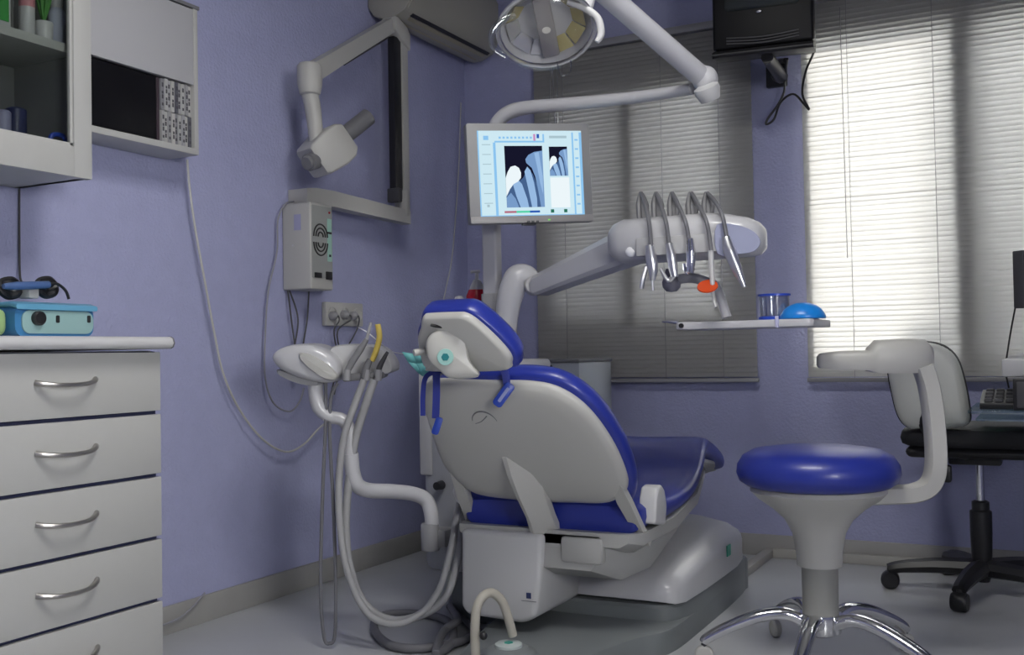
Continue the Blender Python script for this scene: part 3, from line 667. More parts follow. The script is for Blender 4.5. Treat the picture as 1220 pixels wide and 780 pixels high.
obj('joint_cap', MB().lathe([(.020, .008), (.019, .015), (0, .015)], KM), mat('mint_cap', (.30, .52, .48, 1), .4), ch)
obj('joint_mark', MB().lathe([(.010, .014), (.009, .0165), (0, .0165)], KM, 6), mat('teal_mark', (.01, .18, .20, 1), .4), ch)
obj('headrest_slot', MB().tube([at(513, 387, d=hjd-.004), at(528, 389, d=hjd-.004), at(541, 387, d=hjd+.0)], [.003, .005, .003], 8, 4), BLACK, ch)
nk = at(545, 441, x=XC-.02)
0 and obj('headrest_stem', MB().tube([nk+Vector((0, .05, -.012)), nk+Vector((0, .03, .008)), dk+Vector((0, .02, -.01))], [.028, .028, .022], 12, 6, flat=(1.4, (0, 1, 0))), CREAM, ch)
obj('headrest_lever', MB().tube([at(528, 415, x=XC-.08), at(508, 418, x=XC-.11), at(493, 420, x=XC-.13)], [.010, .009, .008], 10, 5), CREAM, ch)
hp0 = at(553, 583, d=3.0)
obj('hose_outlet', MB().tube([hp0+Vector((0, .03, -.055)), hp0, hp0+Vector((.0, .01, .042))], [.026, .034, .012], 14, 6), WHITE, ch)
# blue belts and buckles
def strap(px, dd, w, name='belt', m=BLUE):
    P = [at(a, b, d=dd) for a, b in px]; mb = MB(); P = spline(P, 5)
    rg = []
    for i, p in enumerate(P):
        t = (P[min(i+1, len(P)-1)]-P[max(i-1, 0)]).normalized(); sd = t.cross(FW).normalized()*w; nn = FW*.004
        rg.append([p-sd-nn, p+sd-nn, p+sd+nn, p-sd+nn])
    return obj(name, mb.loft(rg), m, ch, 40)
dbt = (at(600, 450, x=XC)-CAM).dot(FW)-.03
strap([(596, 432), (602, 445), (604, 458)], dbt-.03, .009)
bk = MB(); M_ = frame(at(600, 470, d=dbt-.035), RT*math.cos(.95)+UP*math.sin(.95), UP)
bk.prism(rrect(.066, .026, .008), M_, -.006, .006, .003)
bko = obj('buckle', bk, DBLUE, ch); obj('buckle_slot', MB().prism(rrect(.042, .008, .003), M_, .0055, .0068), mat('buckle_light', (.30, .34, .60, 1), .4), bko)
strap([(520, 445), (520, 470), (519, 498)], dbt-.02, .009)
bk = MB(); M_ = frame(at(521, 507, d=dbt-.02), RT*math.cos(1.25)+UP*math.sin(1.25), UP)
bk.prism(rrect(.044, .018, .006), M_, -.006, .006, .003); obj('buckle', bk, DBLUE, ch)
strap([(540, 440), (518, 443), (507, 450), (504, 470), (504, 495)], dbt+.01, .006)

# ------------------------------------------------------------------ cuspidor / supply unit at the chair's left
U0 = Vector((.50, -1.42, .17)); U1 = Vector((.80, -1.10, .84))
ux0 = at(507, 600, y=-1.40).x; ux1 = ux0+.27
un = thing('supply_unit', 'grey-white water unit column behind left side of dental chair', 'dental unit', ((ux0+ux1)/2, -1.25, .0))
obj('housing', MB().box((ux0, -1.42, .16), (ux1, -1.10, .76), .03, 4), mat('unit_grey_white', (.33, .34, .36, 1), .35), un, 35)
obj('side_panel', MB().box((ux0-.004, -1.425, .45), (ux0+.04, -1.38, .76), .006), WHITE, un)
obj('top_deck', MB().box((ux0-.01, -1.43, .76), (ux1+.02, -1.09, .797), .015, 3), ENAM, un)
kk = at(524, 578, y=-1.43); obj('hose_port', MB().lathe([(.014, -.01), (.012, .02), (0, .02)], frame(kk, (1, 0, 0), (0, 0, 1))), BLACK, un)
obj('mounting_bracket', MB().box((ux1-.12, -1.36, .10), (.888, -1.20, .21), .01), WHITE, un)
obj('foot', MB().box((ux0+.06, -1.36, 0), (ux1-.06, -1.16, .165), .01), PLATE, un)
# socket and suction arm
sc0 = at(513, 655, y=-1.48); sc1 = at(514, 628, y=-1.48)
obj('arm_socket', MB().lathe([(.026, 0), (.028, .004), (.028, .075), (.024, .08), (0, .08)], (sc0.x, sc0.y, sc0.z)), GREY, un)
obj('socket_bracket', MB().box((sc0.x-.005, sc0.y, sc0.z+.01), (sc0.x+.05, -1.41, sc0.z+.06), .004), GREY, un)
sd_ = (sc1-CAM).dot(FW)
ap = [(514, 640, 0), (514, 615, 0), (508, 596, 0), (492, 588, -.02), (465, 585, -.07), (440, 584, -.12), (426, 578, -.15), (420, 562, -.16), (418, 540, -.165)]
obj('suction_arm', MB().tube([at(a, b, d=sd_+o) for a, b, o in ap], .0215, 14, 6), ENAM, un)
hd_ = sd_-.165
obj('upper_arm', MB().tube([at(418, 545, d=hd_), at(417, 515, d=hd_), at(408, 500, d=hd_), at(392, 496, d=hd_), at(380, 484, d=hd_), at(376, 465, d=hd_), at(375, 440, d=hd_)], [.018, .019, .018, .018, .021, .021, .021], 14, 6), ENAM, un)
# gooseneck and delivery arm
gd = 3.12
gn = [(602, 440), (602, 410), (604, 378), (608, 352), (617, 331), (630, 331), (637, 348)]
rr = [.034, .032, .034, .039, .041, .033, .021]
# ------------------------------------------------------------------ instrument delivery unit
de = thing('instrument_delivery_unit', 'white over-the-patient instrument arm with long handpiece holder head', 'dental unit', at(613, 440, d=gd))
obj('gooseneck', MB().tube([at(a, b, d=gd) for a, b in gn], rr, 18, 7), ENAM, de, 60)
obj('gooseneck_joint', MB().lathe([(.026, -.03), (.030, -.02), (.030, .02), (.024, .03), (0, .03)], frame(at(636, 340, d=gd-.01), RT, UP)), WHITE, de)
yh = -1.50
A = at(640, 341, d=3.08); B = at(752, 292, y=yh+.03)
ax = (B-A).normalized(); zz = (Vector((0, 0, 1))-ax*ax.z).normalized(); sd = ax.cross(zz)
am = MB(); sec = [(-.8, -1), (.8, -1), (1, -.75), (1, .5), (.7, .9), (.3, 1), (-.3, 1), (-.7, .9), (-1, .5), (-1, -.75)]
am.loft([[P+sd*(a*w_)+zz*(b*h_) for a, b in sec] for P, w_, h_ in ((A-ax*.01, .022, .020), (A+ax*.012, .030, .032), (A.lerp(B, .5), .036, .040), (B, .04, .050))])
obj('pantograph_arm', am, ENAM, de, 30)
# head
hx0 = at(728, 290, y=yh).x; hx1 = at(912, 290, y=yh).x
zT = at(800, 258, y=yh).z; zB = at(800, 312, y=yh).z; zc = (zT+zB)/2; hh = (zT-zB)/2; ww = hx1-hx0
def hx(px, py=290): return at(px, py, y=yh).x
rg = []
for t_, kz, ky, off in ((0, .25, .3, 0), (.02, .62, .6, 0), (.06, .86, .85, 0), (.12, 1, 1, 0), (.5, 1, 1, 0), (.68, 1, 1, 0), (.80, .93, .97, -.003), (.90, .84, .9, -.008), (.96, .70, .75, -.012), (.99, .5, .5, -.014), (1, .25, .25, -.014)):
    n = 20; r_ = []
    for i in range(n):
        a = 2*PI*i/n; r_.append(Vector((hx0+ww*t_, yh+math.copysign(abs(math.cos(a))**.7, math.cos(a))*.075*ky, zc+off+math.copysign(abs(math.sin(a))**.7, math.sin(a))*hh*kz)))
    rg.append(r_)
obj('instrument_head', MB().loft(rg), ENAM, de, 50)
fp0 = at(758, 302, y=yh-.078); fp1 = at(856, 277, y=yh-.078)
obj('holder_panel', MB().box((fp0.x, yh-.082, fp0.z-.008), (fp1.x, yh-.060, fp1.z), .004), mat('holder_grey', (.42, .42, .43, 1), .4), de)
pc = at(881, 283, y=yh-.07)
obj('control_panel', MB().dome(cpoly([(-.055, .034), (.0, .030), (.036, .012), (.05, -.012), (.036, -.034), (0, -.040), (-.055, -.038)], 4), frame((pc.x, yh-.068, pc.z), Vector((1, .22, 0)), (0, -.12, 1)), [(1, -.008), (1, .004), (.97, .006), (0, .006)]), PANEL, de)
bl_ = MB()
for i in range(3):
    for j in range(3): bl_.lathe([(.006, 0), (.005, .002), (0, .002)], frame(Vector((pc.x-.038+.022*i, yh-.074+.0045*i, pc.z+.018-.018*j)), Vector((1, .22, 0)), (0, -.12, 1)), 10)
obj('keypad', bl_, mat('key_pale', (.50, .50, .58, 1), .4), de)
obj('work_light_lens', MB().ball(at(752, 298, y=yh-.06), .018, (1, .8, 1)), mat('bright_gloss', (.85, .85, .87, 1), .1), de)
# whip arms (one behind every instrument) 
yw = yh+.02
for k, px in enumerate((763, 781, 800, 822, 841)):
    tp = at(px, 229, y=yw+.03); bt_ = at(px+1, 260, y=yw)
    wm = MB()
    wm.tube([bt_-Vector((.004, 0, .02)), bt_.lerp(tp, .5)-Vector((.006, 0, 0)), tp], [.006, .0085, .004], 8, 5)
    wm.tube([bt_+Vector((.004, 0, -.02)), bt_.lerp(tp, .45)+Vector((.011, .01, 0)), tp+Vector((.002, 0, 0))], [.006, .009, .004], 8, 5)
    wm.tube([bt_+Vector((.006, .004, -.02)), bt_.lerp(tp, .4)+Vector((.003, .006, 0)), bt_.lerp(tp, .85)+Vector((0, .004, 0))], [.008, .009, .003], 8, 5)
    obj('whip_arm', wm, MGREY, de)
# joint and tray bracket below the head
j0 = at(800, 322, y=yh); j1 = at(800, 336, y=yh)
tj = MB(); tj.lathe([(0, -.026), (.014, -.024), (.023, -.014), (.025, 0), (.020, .012), (.014, .035), (0, .035)], j1)
obj('tray_joint', tj, mat('joint_slate', (.13, .13, .17, 1), .4), de)
obj('tray_link', MB().tube([j1+Vector((0, 0, .004)), at(825, 331, y=yh+.01), at(852, 340, y=yh+.03)], .013, 12, 5), mat('link_grey', (.20, .20, .23, 1), .4), de)
obj('tray_post', MB().tube([at(852, 338, y=yh+.03), at(858, 352, y=yh+.03), at(866, 378, y=yh+.03)], [.011, .011, .013], 12, 5), ENAM, de)
ty = yh-.02; t0 = at(806, 384, y=ty); t1_ = at(971, 388, y=ty)
tz = .5*(t0.z+t1_.z)
TRZ = tz+.009
tr = MB(); tr.prism(rrect(t1_.x-t0.x, .24, .02, cx=(t0.x+t1_.x)/2, cy=ty+.12-.02), I4, tz-.010, TRZ, .004)
tro = obj('tray', tr, ENAM, de, 35)
obj('tray_handle', MB().tube([at(808, 384, y=ty+.02), at(798, 383, y=ty+.02), at(789, 383, y=ty+.02)], [.005, .004, .002], 8, 4), STEEL, tro)
obj('tray_clip', MB().box(Vector((at(926, 384, y=ty-.02).x-.004, ty-.026, tz-.012)), Vector((at(926, 384, y=ty-.02).x+.004, ty-.018, TRZ+.008)), .001), mat('clip_white_blue', (.5, .5, .7, 1), .3), tro)
obj('tray_screw', MB().lathe([(.006, 0), (.006, .006), (0, .006)], frame((at(812, 384, y=ty-.02).x, ty-.02, tz), (1, 0, 0), (0, 0, 1))), BLACK, tro)

# instruments
yf = yh-.092
def inst(label, hose, hr_, piece, pr_, pm, group='instruments in the delivery head', extra=None, name='dental_handpiece'):
    p0 = at(*piece[0], y=yf)
    t = thing(name, label, 'handpiece', p0, group)
    n = len(hose); H = []
    for i, (a, b) in enumerate(hose):
        H.append(at(a, b, y=(yw+.03, yh-.035, yf-.004)[min(i, 2)]))
    obj('hose', MB().tube(H, hr_, 8, 6), HOSED, t)
    obj('body', MB().tube([at(a, b, y=yf) for a, b in piece], pr_, 12, 5), pm, t)
    if extra: extra(t)
def e1(t):
    obj('lever', MB().tube([at(770, 318, y=yf), at(766, 332, y=yf-.005), at(764, 344, y=yf-.005)], [.006, .007, .006], 8, 4), STEEL, t)
    obj('nozzle', MB().tube([at(777, 330, y=yf), at(778, 346, y=yf)], .003, 8), STEEL, t)
inst('first instrument from left, chrome air-water syringe with side lever', [(764, 230), (768, 240), (773, 262), (775, 282), (776, 300)], .0055, [(774, 292), (776, 308), (778, 322), (777, 334)], [.011, .015, .013, .006], STEEL, extra=e1)
def e2f(t): obj('head_piece', MB().tube([at(803, 328, y=yf), at(796, 334, y=yf-.004), at(787, 320, y=yf-.006)], [.007, .006, .004], 8, 4), STEEL, t)
inst('second instrument from left, chrome handpiece with bent head', [(782, 231), (787, 243), (793, 262), (796, 280), (798, 298)], .0055, [(797, 290), (800, 305), (802, 320), (804, 330)], [.010, .013, .012, .009], STEEL, extra=e2f)
def e3(t): obj('clip', MB().tube([at(820, 326, y=yf), at(816, 322, y=yf-.004), at(815, 314, y=yf-.004)], .004, 8, 4), CHROME, t)
inst('middle instrument, short chrome handpiece', [(801, 230), (808, 244), (816, 262), (820, 280), (822, 296)], .0055, [(822, 284), (823, 300), (823, 315), (822, 325)], [.009, .013, .012, .010], CHROME, extra=e3)
def e4(t):
    sc = at(843, 341, y=yf-.006)
    obj('light_shield', MB().lathe([(.001, -.004), (.022, -.004), (.026, -.001), (.025, .002), (.001, .004)], frame(sc, RT, UP*.35+Vector((0, -.9, .2))) if False else Matrix.Translation(sc) @ (Vector((.10, -.62, .75)).to_track_quat('Z', 'Y').to_matrix().to_4x4()), 24), ORANGE, t)
    obj('light_tip', MB().tube([at(849, 345, y=yf), at(850, 356, y=yf), at(853, 366, y=yf-.01)], [.005, .004, .003], 8, 4), WHITE, t)
inst('fourth instrument from left, white curing light with orange shield', [(824, 230), (832, 244), (841, 262), (845, 280), (847, 298)], .0055, [(846, 285), (847, 305), (848, 325), (849, 340)], [.006, .007, .0065, .006], WHITE, extra=e4, name='curing_light')
inst('fifth instrument, rightmost silver handpiece slanting outwards', [(843, 230), (852, 240), (860, 255), (864, 272), (867, 290)], .0055, [(865, 282), (869, 298), (877, 318), (887, 342)], [.010, .016, .014, .005], STEEL)
# things on the tray
cu = thing('clear_cup', 'clear plastic tub with blue rims on the instrument tray', 'cup', (at(923, 378, y=ty+.06).x, ty+.06, TRZ+.001))
cxu = cu.location
obj('wall', MB().lathe([(.036, .004), (.038, .062), (.0365, .062), (.0345, .004)], cxu, caps=False), CLEARP, cu)
obj('rim', MB().lathe([(.0375, .060), (.041, .060), (.041, .065), (.0375, .065), (.0375, .060)], cxu, caps=False), DBLUE, cu)
obj('base_ring', MB().lathe([(0, 0), (.040, 0), (.040, .007), (.036, .009), (0, .009)], cxu), DBLUE, cu)
bw = at(953, 380, y=ty+.0)
dm = obj('blue_dome', MB().lathe([(.057, 0), (.058, .004), (.055, .012), (.047, .024), (.034, .034), (.016, .040), (0, .041)], (bw.x, bw.y+.04, TRZ+.001), org=None) if False else MB().lathe([(.055, 0), (.056, .004), (.053, .012), (.045, .024), (.033, .033), (.016, .039), (0, .040)], (bw.x, bw.y+.035, TRZ+.001)), CBLUE)
tag(dm, 'bright blue plastic dome upside down at right end of tray', 'bowl')

# ------------------------------------------------------------------ monitor and lamp post
pd = 3.2
lm = thing('operating_light', 'white dental operating light on jointed pole above the monitor', 'lamp', at(588, 430, d=pd))
pb = at(588, 440, d=pd)
zt_ = at(586, 170, d=pd).z
px_, py_ = at(586, 300, d=pd).x, at(586, 300, d=pd).y
obj('post', MB().prism(rrect(.052, .04, .008, cx=px_, cy=py_), I4, .80, zt_, .002), mat('post_grey_white', (.42, .42, .45, 1), .4), lm, 35)
sv0 = at(589, 386, d=pd).z; sv1 = at(589, 350, d=pd).z
obj('post_sleeve', MB().prism(rrect(.064, .052, .014, cx=px_+.003, cy=py_-.004), I4, sv0, sv1, .004), GREY, lm, 35)
obj('post_foot', MB().lathe([(.06, 0), (.06, .02), (.035, .03), (0, .03)], (px_, py_, .797)), ENAM, lm)
k2 = 2.72
pts = [(586, 190, pd), (587, 165, pd), (592, 147, pd-.01), (606, 134, pd-.03), (630, 128, pd-.06), (690, 123, pd-.16), (765, 115, pd-.30), (825, 106, k2+.03)]
obj('pole', MB().tube([at(a, b, d=c_) for a, b, c_ in pts], [.022, .022, .022, .022, .021, .0195, .017, .015], 14, 6), ENAM, lm, 60)
kp = at(840, 98, d=k2)
obj('pole_knuckle', MB().ball(kp+UP*.008, .034, (1, 1, 1.05)), ENAM, lm)
obj('knuckle_cap', MB().lathe([(.026, -.03), (.034, -.006), (.033, .006), (.02, .012), (0, .012)], Matrix.Translation(at(842, 106, d=k2-.02)) @ (RT*-.35+UP*.8-FW*.3).to_track_quat('Z', 'Y').to_matrix().to_4x4()), WHITE, lm)
e_ = at(705, -22, d=2.5)
obj('spring_arm', MB().tube([kp+UP*.01-RT*.005, e_], .0275, 16, smooth=False), mat('arm_grey_white', (.50, .50, .53, 1), .35), lm, 60)
LC = at(651, 36, d=2.36)
nrm = (-(FW)*.52-UP*.85+RT*.06).normalized()      # where the light faces
QM = Matrix.Translation(LC) @ nrm.to_track_quat('Z', 'Y').to_matrix().to_4x4()
obj('stem', MB().tube([e_, at(703, -8, d=2.45), at(699, 10, d=2.42), at(688, 18, d=2.40)], [.02, .016, .013, .013], 12, 5), ENAM, lm)
hdl = obj('lamp_shell', MB().lathe([(.0, -.060), (.045, -.058), (.078, -.045), (.098, -.022), (.106, -.004), (.104, -.002), (.094, -.020), (.074, -.040), (.04, -.051), (0, -.052)], QM, 36, caps=False), ENAM, lm, 60)
rf = MB()
# faceted dichroic reflector, alternating clear silver and amber segments
for k in range(10):
    a0 = 2*PI*k/10; a1 = 2*PI*(k+1)/10-.05
    for (r0, z0_, r1, z1_) in ((.028, -.044, .062, -.036), (.063, -.036, .093, -.014)):
        pts_ = [QM @ Vector((r*math.cos(a), r*math.sin(a), z)) for r, z, a in ((r0, z0_, a0), (r1, z1_, a0), (r1, z1_, a1), (r0, z0_, a1))]
        rf.quad(pts_, mt=(REFY if (k in (0, 1, 4, 8, 9)) else REFL))
obj('reflector', rf, REFL, hdl)
obj('lamp_bar', MB().box((-.020, -.085, -.012), (.020, .085, .0), .005, M=QM @ Matrix.Rotation(.25, 4, 'Z')), mat('bulb_cover_grey', (.30, .28, .28, 1), .4), hdl)
obj('bulb', MB().lathe([(.012, -.03), (.014, -.015), (.010, .0), (0, .002)], QM), mat('bulb_glass', (.85, .82, .75, 1), .1), hdl)
obj('lamp_cover', MB().lathe([(.108, -.006), (.113, .006), (.106, .022), (.075, .034), (.03, .040), (0, .041)], QM, 36, caps=False), clear('lamp_cover_clear', (.95, .95, .94, 1), .10, .15), hdl, 60)
obj('rim_ring', MB().tube([QM @ Vector((.112*math.cos(a), .112*math.sin(a), .0)) for a in [2*PI*i/32 for i in range(33)]], .0045, 8, 1), STEEL, hdl)
for s in (-1, 1):
    hp_ = [QM @ Vector(v) for v in ((s*.088, -.050 if s > 0 else -.03, -.03), (s*.118, -.02, -.02), (s*.140, .02, .012), (s*.140, .05, .040), (s*.125, .06, .058))]
hl_ = [[(614, 18), (596, 26), (586, 42), (590, 58), (603, 67)], [(676, 2), (697, 10), (712, 22), (716, 40), (711, 50)]]
for q_ in hl_:
    obj('grip_handle', MB().tube([at(a, b, d=2.31) for a, b in q_], [.007, .0085, .009, .0085, .006], 10, 6), CLEARP if q_[0][0] < 620 else WHITE, lm)
obj('hood', MB().lathe([(.092, -.036), (.075, -.062), (.05, -.080), (0, -.088)], QM, 32), ENAM, lm, 60)
obj('pull_loop', MB().tube([at(664, 76, d=2.34), at(667, 87, d=2.34), at(673, 90, d=2.34), at(680, 84, d=2.34), at(680, 72, d=2.34)], .0018, 6), CLEARP, lm)

# monitor
TL, TR_, BR, BL_ = at(558, 146, d=2.98), at(704, 148, d=3.08), at(704, 263, d=3.08), at(558, 268, d=2.98)
cm = (TL+TR_+BR+BL_)/4; mx_ = ((TR_+BR)-(TL+BL_)).normalized(); mz_ = ((TL+TR_)-(BL_+BR)).normalized()
MF = frame(cm, mx_, mz_); mw_ = ((TR_+BR)-(TL+BL_)).length/2; mh = ((TL+TR_)-(BL_+BR)).length/2
mo = thing('flat_monitor', 'grey framed monitor showing a tooth x-ray, mounted on the lamp post', 'monitor', cm)
obj('bezel', MB().prism(rrect(mw_, mh, .006, cx=0, cy=0), MF, -.035, 0, .003), MONF, mo, 35)
obj('bottom_bar', MB().prism(rrect(mw_, .020, .004, cx=0, cy=-mh/2+.011), MF, 0, .006, .002), mat('monitor_bar', (.30, .29, .29, 1), .4), mo)
obj('rear_mount', MB().box((-.17+.05, -.04, -.11), (-.04, .04, -.035), .006, M=MF), GREY, mo)
bt2 = MB()
for q_ in (-.015, -.002, .012): bt2.box((q_-.004, -mh/2+.000, .0), (q_+.004, -mh/2+.006, .009), M=MF)
bt2.box((-.03, -mh/2-.006, -.02), (.01, -mh/2+.0, .0), .002, M=MF)
obj('buttons', bt2, DGREY, mo)
obj('power_led', MB().box((.045, -mh/2+.006, .006), (.052, -mh/2+.010, .0075), M=MF), emit('led_green', (.3, .9, .2, 1), .8), mo)
# the picture on the screen, in screen units 0..124 x 0..102 (px of the photo)
SX0, SX1, SY0, SY1 = 570, 694, 156, 258
def sc(px, py, l=0):
    u_ = (px-631)/146*mw_; v_ = -(py-206.5)/118.5*mh
    return MF @ Vector((u_, v_, .0006+.0003*l))
scr = MB()
def srect(a, b, c_, d_, l, m_): scr.quad([sc(a, b, l), sc(a, d_, l), sc(c_, d_, l), sc(c_, b, l)], m_)
def spoly(p, l, m_): scr.quad([sc(x_, y_, l) for x_, y_ in p], m_)
E_ = lambda n_, r_, g_, b_, s_=1.: emit(n_, (lin(r_), lin(g_), lin(b_), 1), s_)
s_bg = E_('screen_pale', 205, 232, 242); s_bl = E_('screen_blue', 140, 195, 238); s_dk = E_('screen_dark', 22, 22, 42)
s_wh = E_('screen_white', 236, 246, 250); s_t1 = E_('screen_tooth', 120, 155, 200); s_t2 = E_('screen_tooth_light', 150, 185, 225); s_t3 = E_('screen_tooth_dim', 70, 98, 140)
s_gr = E_('screen_green', 90, 210, 170); s_rd = E_('screen_red', 180, 110, 130); s_dg = E_('screen_dark_green', 40, 110, 90); s_nv = E_('screen_navy', 40, 90, 180)
s_gy = E_('screen_grey', 170, 195, 205); s_pk = E_('screen_pink', 200, 140, 190)
srect(SX0, SY0, SX1, SY1, 0, s_bg)
srect(SX0, SY0, 571.5, SY1, 1, s_bl); srect(588, 170, 591, SY1, 1, s_bl); srect(SX0, 256, SX1, SY1, 1, s_bl); srect(590, 168, 648, 170, 1, s_bl)
srect(682, 158, 684, 256, 1, s_bl); srect(691, 158, SX1, 256, 1, s_bl); srect(647, 160, 649, 170, 1, s_bl)
for i in range(7): srect(575, 172+i*11.5, 585, 173+i*11.5, 1, s_gy)
for i in range(9): srect(595+i*4.6, 163, 597.6+i*4.6, 165.5, 1, s_bl)
for i in range(8): srect(685.5, 166+i*11, 689.5, 168+i*11, 1, s_bl)
srect(577, 162, 583, 167, 1, s_bl); srect(636, 160, 638.5, 168, 2, s_pk); srect(640, 160, 643, 165, 2, s_nv)
srect(655, 162, 676, 165, 1, s_gy); srect(578, 243, 581, 246, 1, s_gy)
def xray(x0_, y0_, w_, h_, l):
    X = lambda a: x0_+a*w_
    Y = lambda b: y0_+b*h_
    P_ = lambda pts_: [(X(a), Y(b)) for a, b in pts_]
    srect(x0_, y0_, x0_+w_, y0_+h_, l, s_dk)
    spoly(P_([(0, 1), (0, .80), (.10, .68), (.22, .60), (.38, .56), (.46, .52), (.60, .36), (.72, .46), (.80, .60), (.86, .72), (1, .80), (1, 1)]), l+1, s_t3)
    spoly(P_([(.56, .28), (.54, .22), (.62, .15), (.78, .10), (1, .08), (1, 1), (.90, 1), (.84, .72), (.78, .50), (.70, .36)]), l+2, s_t1)
    spoly(P_([(.78, .12), (.90, .10), (.98, .5), (.97, .8), (.90, .60), (.84, .34)]), l+3, s_t2)
    spoly(P_([(.18, .62), (.30, .54), (.42, .62), (.54, .86), (.58, 1), (.36, 1), (.26, .82)]), l+3, s_t2)
    spoly(P_([(.50, .42), (.58, .34), (.66, .40), (.74, .60), (.80, .86), (.80, 1), (.66, 1), (.58, .70)]), l+3, s_t2)
    spoly(P_([(0, 1), (0, .84), (.12, .76), (.24, .86), (.32, 1)]), l+3, s_t1)
    spoly(P_([(0, .82), (0, .52), (.06, .42), (.14, .34), (.26, .32), (.36, .36), (.41, .44), (.40, .52), (.32, .58), (.20, .62), (.10, .70)]), l+4, s_wh)
xray(601, 174, 45, 73, 1); xray(654, 175, 22, 35, 1)
srect(654, 212, 677, 248, 1, s_wh)
srect(598, 251, 612, 253.5, 1, s_rd); srect(612, 251, 628, 253.5, 1, s_gr); srect(628, 251, 640, 253.5, 1, s_nv)
srect(653, 250, 657, 254, 1, s_dg); srect(669, 250, 673, 254, 1, s_dg)
obj('screen', scr, s_bg, mo, 180)

# ------------------------------------------------------------------ assistant's console
cdp = hd_-.02
aw = thing('suction_console', 'white assistant console with suction handpieces left of the chair', 'dental unit', at(375, 450, d=cdp))
def cp(px, py, o=0): return at(px, py, d=cdp+o)
# flat body seen edge on, lens shaped front panel
pl_ = [(324, 425), (333, 415), (352, 410), (375, 411), (394, 420), (404, 432), (405, 446), (398, 455), (385, 456), (368, 453), (350, 447), (332, 438)]
def cam_prism(px, o0, o1, bev): 
    F0 = frame(cp(395, 430), RT, UP); inv = F0.inverted(); L_ = []
    for a, b in px: v_ = inv @ cp(a, b); L_.append((v_.x, v_.y))
    return L_, F0
bdy, F0 = cam_prism(pl_, 0, 0, 0)
bsm = cpoly(bdy, 4)
obj('body', MB().dome(bsm, F0, [(.85, -.20), (.95, -.19), (1, -.16), (1, -.02), (.97, .006), (.90, .016), (.6, .022), (0, .024)]), ENAM, aw, 50)
u2, _ = cam_prism([(330, 440), (350, 446), (380, 454), (378, 460), (355, 457), (332, 447)], 0, 0, 0)
obj('underside', MB().dome(cpoly(u2, 3), F0, [(.9, -.17), (1, -.15), (1, -.01), (.9, .004), (0, .004)]), GREY, aw)
l2, _ = cam_prism([(360, 420), (372, 422), (390, 432), (403, 445), (400, 452), (388, 450), (372, 439), (360, 427)], 0, 0, 0)
obj('front_lens_panel', MB().dome(cpoly(l2, 4), F0, [(1, .01), (1, .028), (.92, .034), (0, .036)]), CREAM, aw, 50)
b2_, _ = cam_prism([(392, 413), (425, 411), (450, 415), (462, 428), (466, 440), (460, 446), (430, 448), (405, 447), (388, 430)], 0, 0, 0)
obj('holder_deck', MB().dome(cpoly(b2_, 4), F0, [(.9, -.24), (1, -.22), (1, -.06), (.95, -.045), (0, -.04)]), WHITE, aw, 50)
hh_, _ = cam_prism([(406, 446), (455, 443), (457, 451), (408, 455)], 0, 0, 0)
obj('holder_bar', MB().prism(hh_, F0, -.12, .0, .006), MGREY, aw)
for px in (414, 437, 451): obj('holder_cup', MB().tube([cp(px, 440, -.01), cp(px-1, 453, -.01)], .0105, 12), GREY, aw)
def hand(label, pts, rr_, m_, tip=None, hose=None, hr_=.008, hm=HOSE, od=-.01):
    t = thing('suction_handpiece', label, 'handpiece', cp(*pts[0], od), 'instruments in the suction console')
    obj('body', MB().tube([cp(a, b, od) for a, b in pts], rr_, 12, 5), m_, t)
    if tip: obj('tip', MB().tube([cp(a, b, od) for a, b in tip[0]], tip[1], 10, 5), tip[2], t)
    if hose: obj('hose', MB().tube([at(a, b, d=q) for a, b, q in hose], hr_, 12, 6), hm, t)
dh = cdp-.01
hand('grey suction handpiece leaning towards the yellow one, left in console', [(411, 448), (419, 432), (430, 415), (437, 404)], [.008, .010, .010, .006], mat('suction_grey', (.20, .20, .21, 1), .4),
     ([(437, 404), (440, 392), (442, 384)], [.005, .0045, .004], HOSE),
     [(434, 452, dh), (424, 478, dh), (410, 520, dh), (404, 570, dh), (405, 625, dh-.01), (414, 680, dh-.02), (436, 728, dh-.02), (468, 743, dh-.03), (502, 730, dh-.01), (524, 700, dh+.02), (538, 650, dh+.06), (545, 610, dh+.12), (549, 592, dh+.16)], .0100)
hand('suction handpiece with yellow tube tip, middle of the console', [(434, 450), (436, 440), (441, 428)], [.010, .011, .008], MGREY,
     ([(443, 430), (448, 418), (452, 402), (450, 386)], [.0075, .0085, .0085, .008], YELL),
     [(446, 452, dh), (437, 478, dh), (424, 520, dh+.02), (416, 570, dh+.03), (412, 625, dh+.03), (417, 675, dh+.03), (434, 718, dh+.03), (465, 738, dh), (500, 733, dh-.0), (530, 712, dh+.02), (546, 665, dh+.06), (553, 622, dh+.12), (556, 592, dh+.16)], .0115)
hand('thin dark handpiece at right end of the console', [(449, 450), (452, 438), (458, 426), (462, 419)], [.009, .008, .006, .004], DGREY)
obj('control_cable', MB().tube([at(a, b, d=dh+.02) for a, b in ((388, 456), (388, 500), (384, 600), (382, 700), (386, 758), (393, 766), (399, 755), (400, 690), (397, 600), (393, 520), (394, 475), (402, 456))], .005, 8, 6), HOSED, aw)
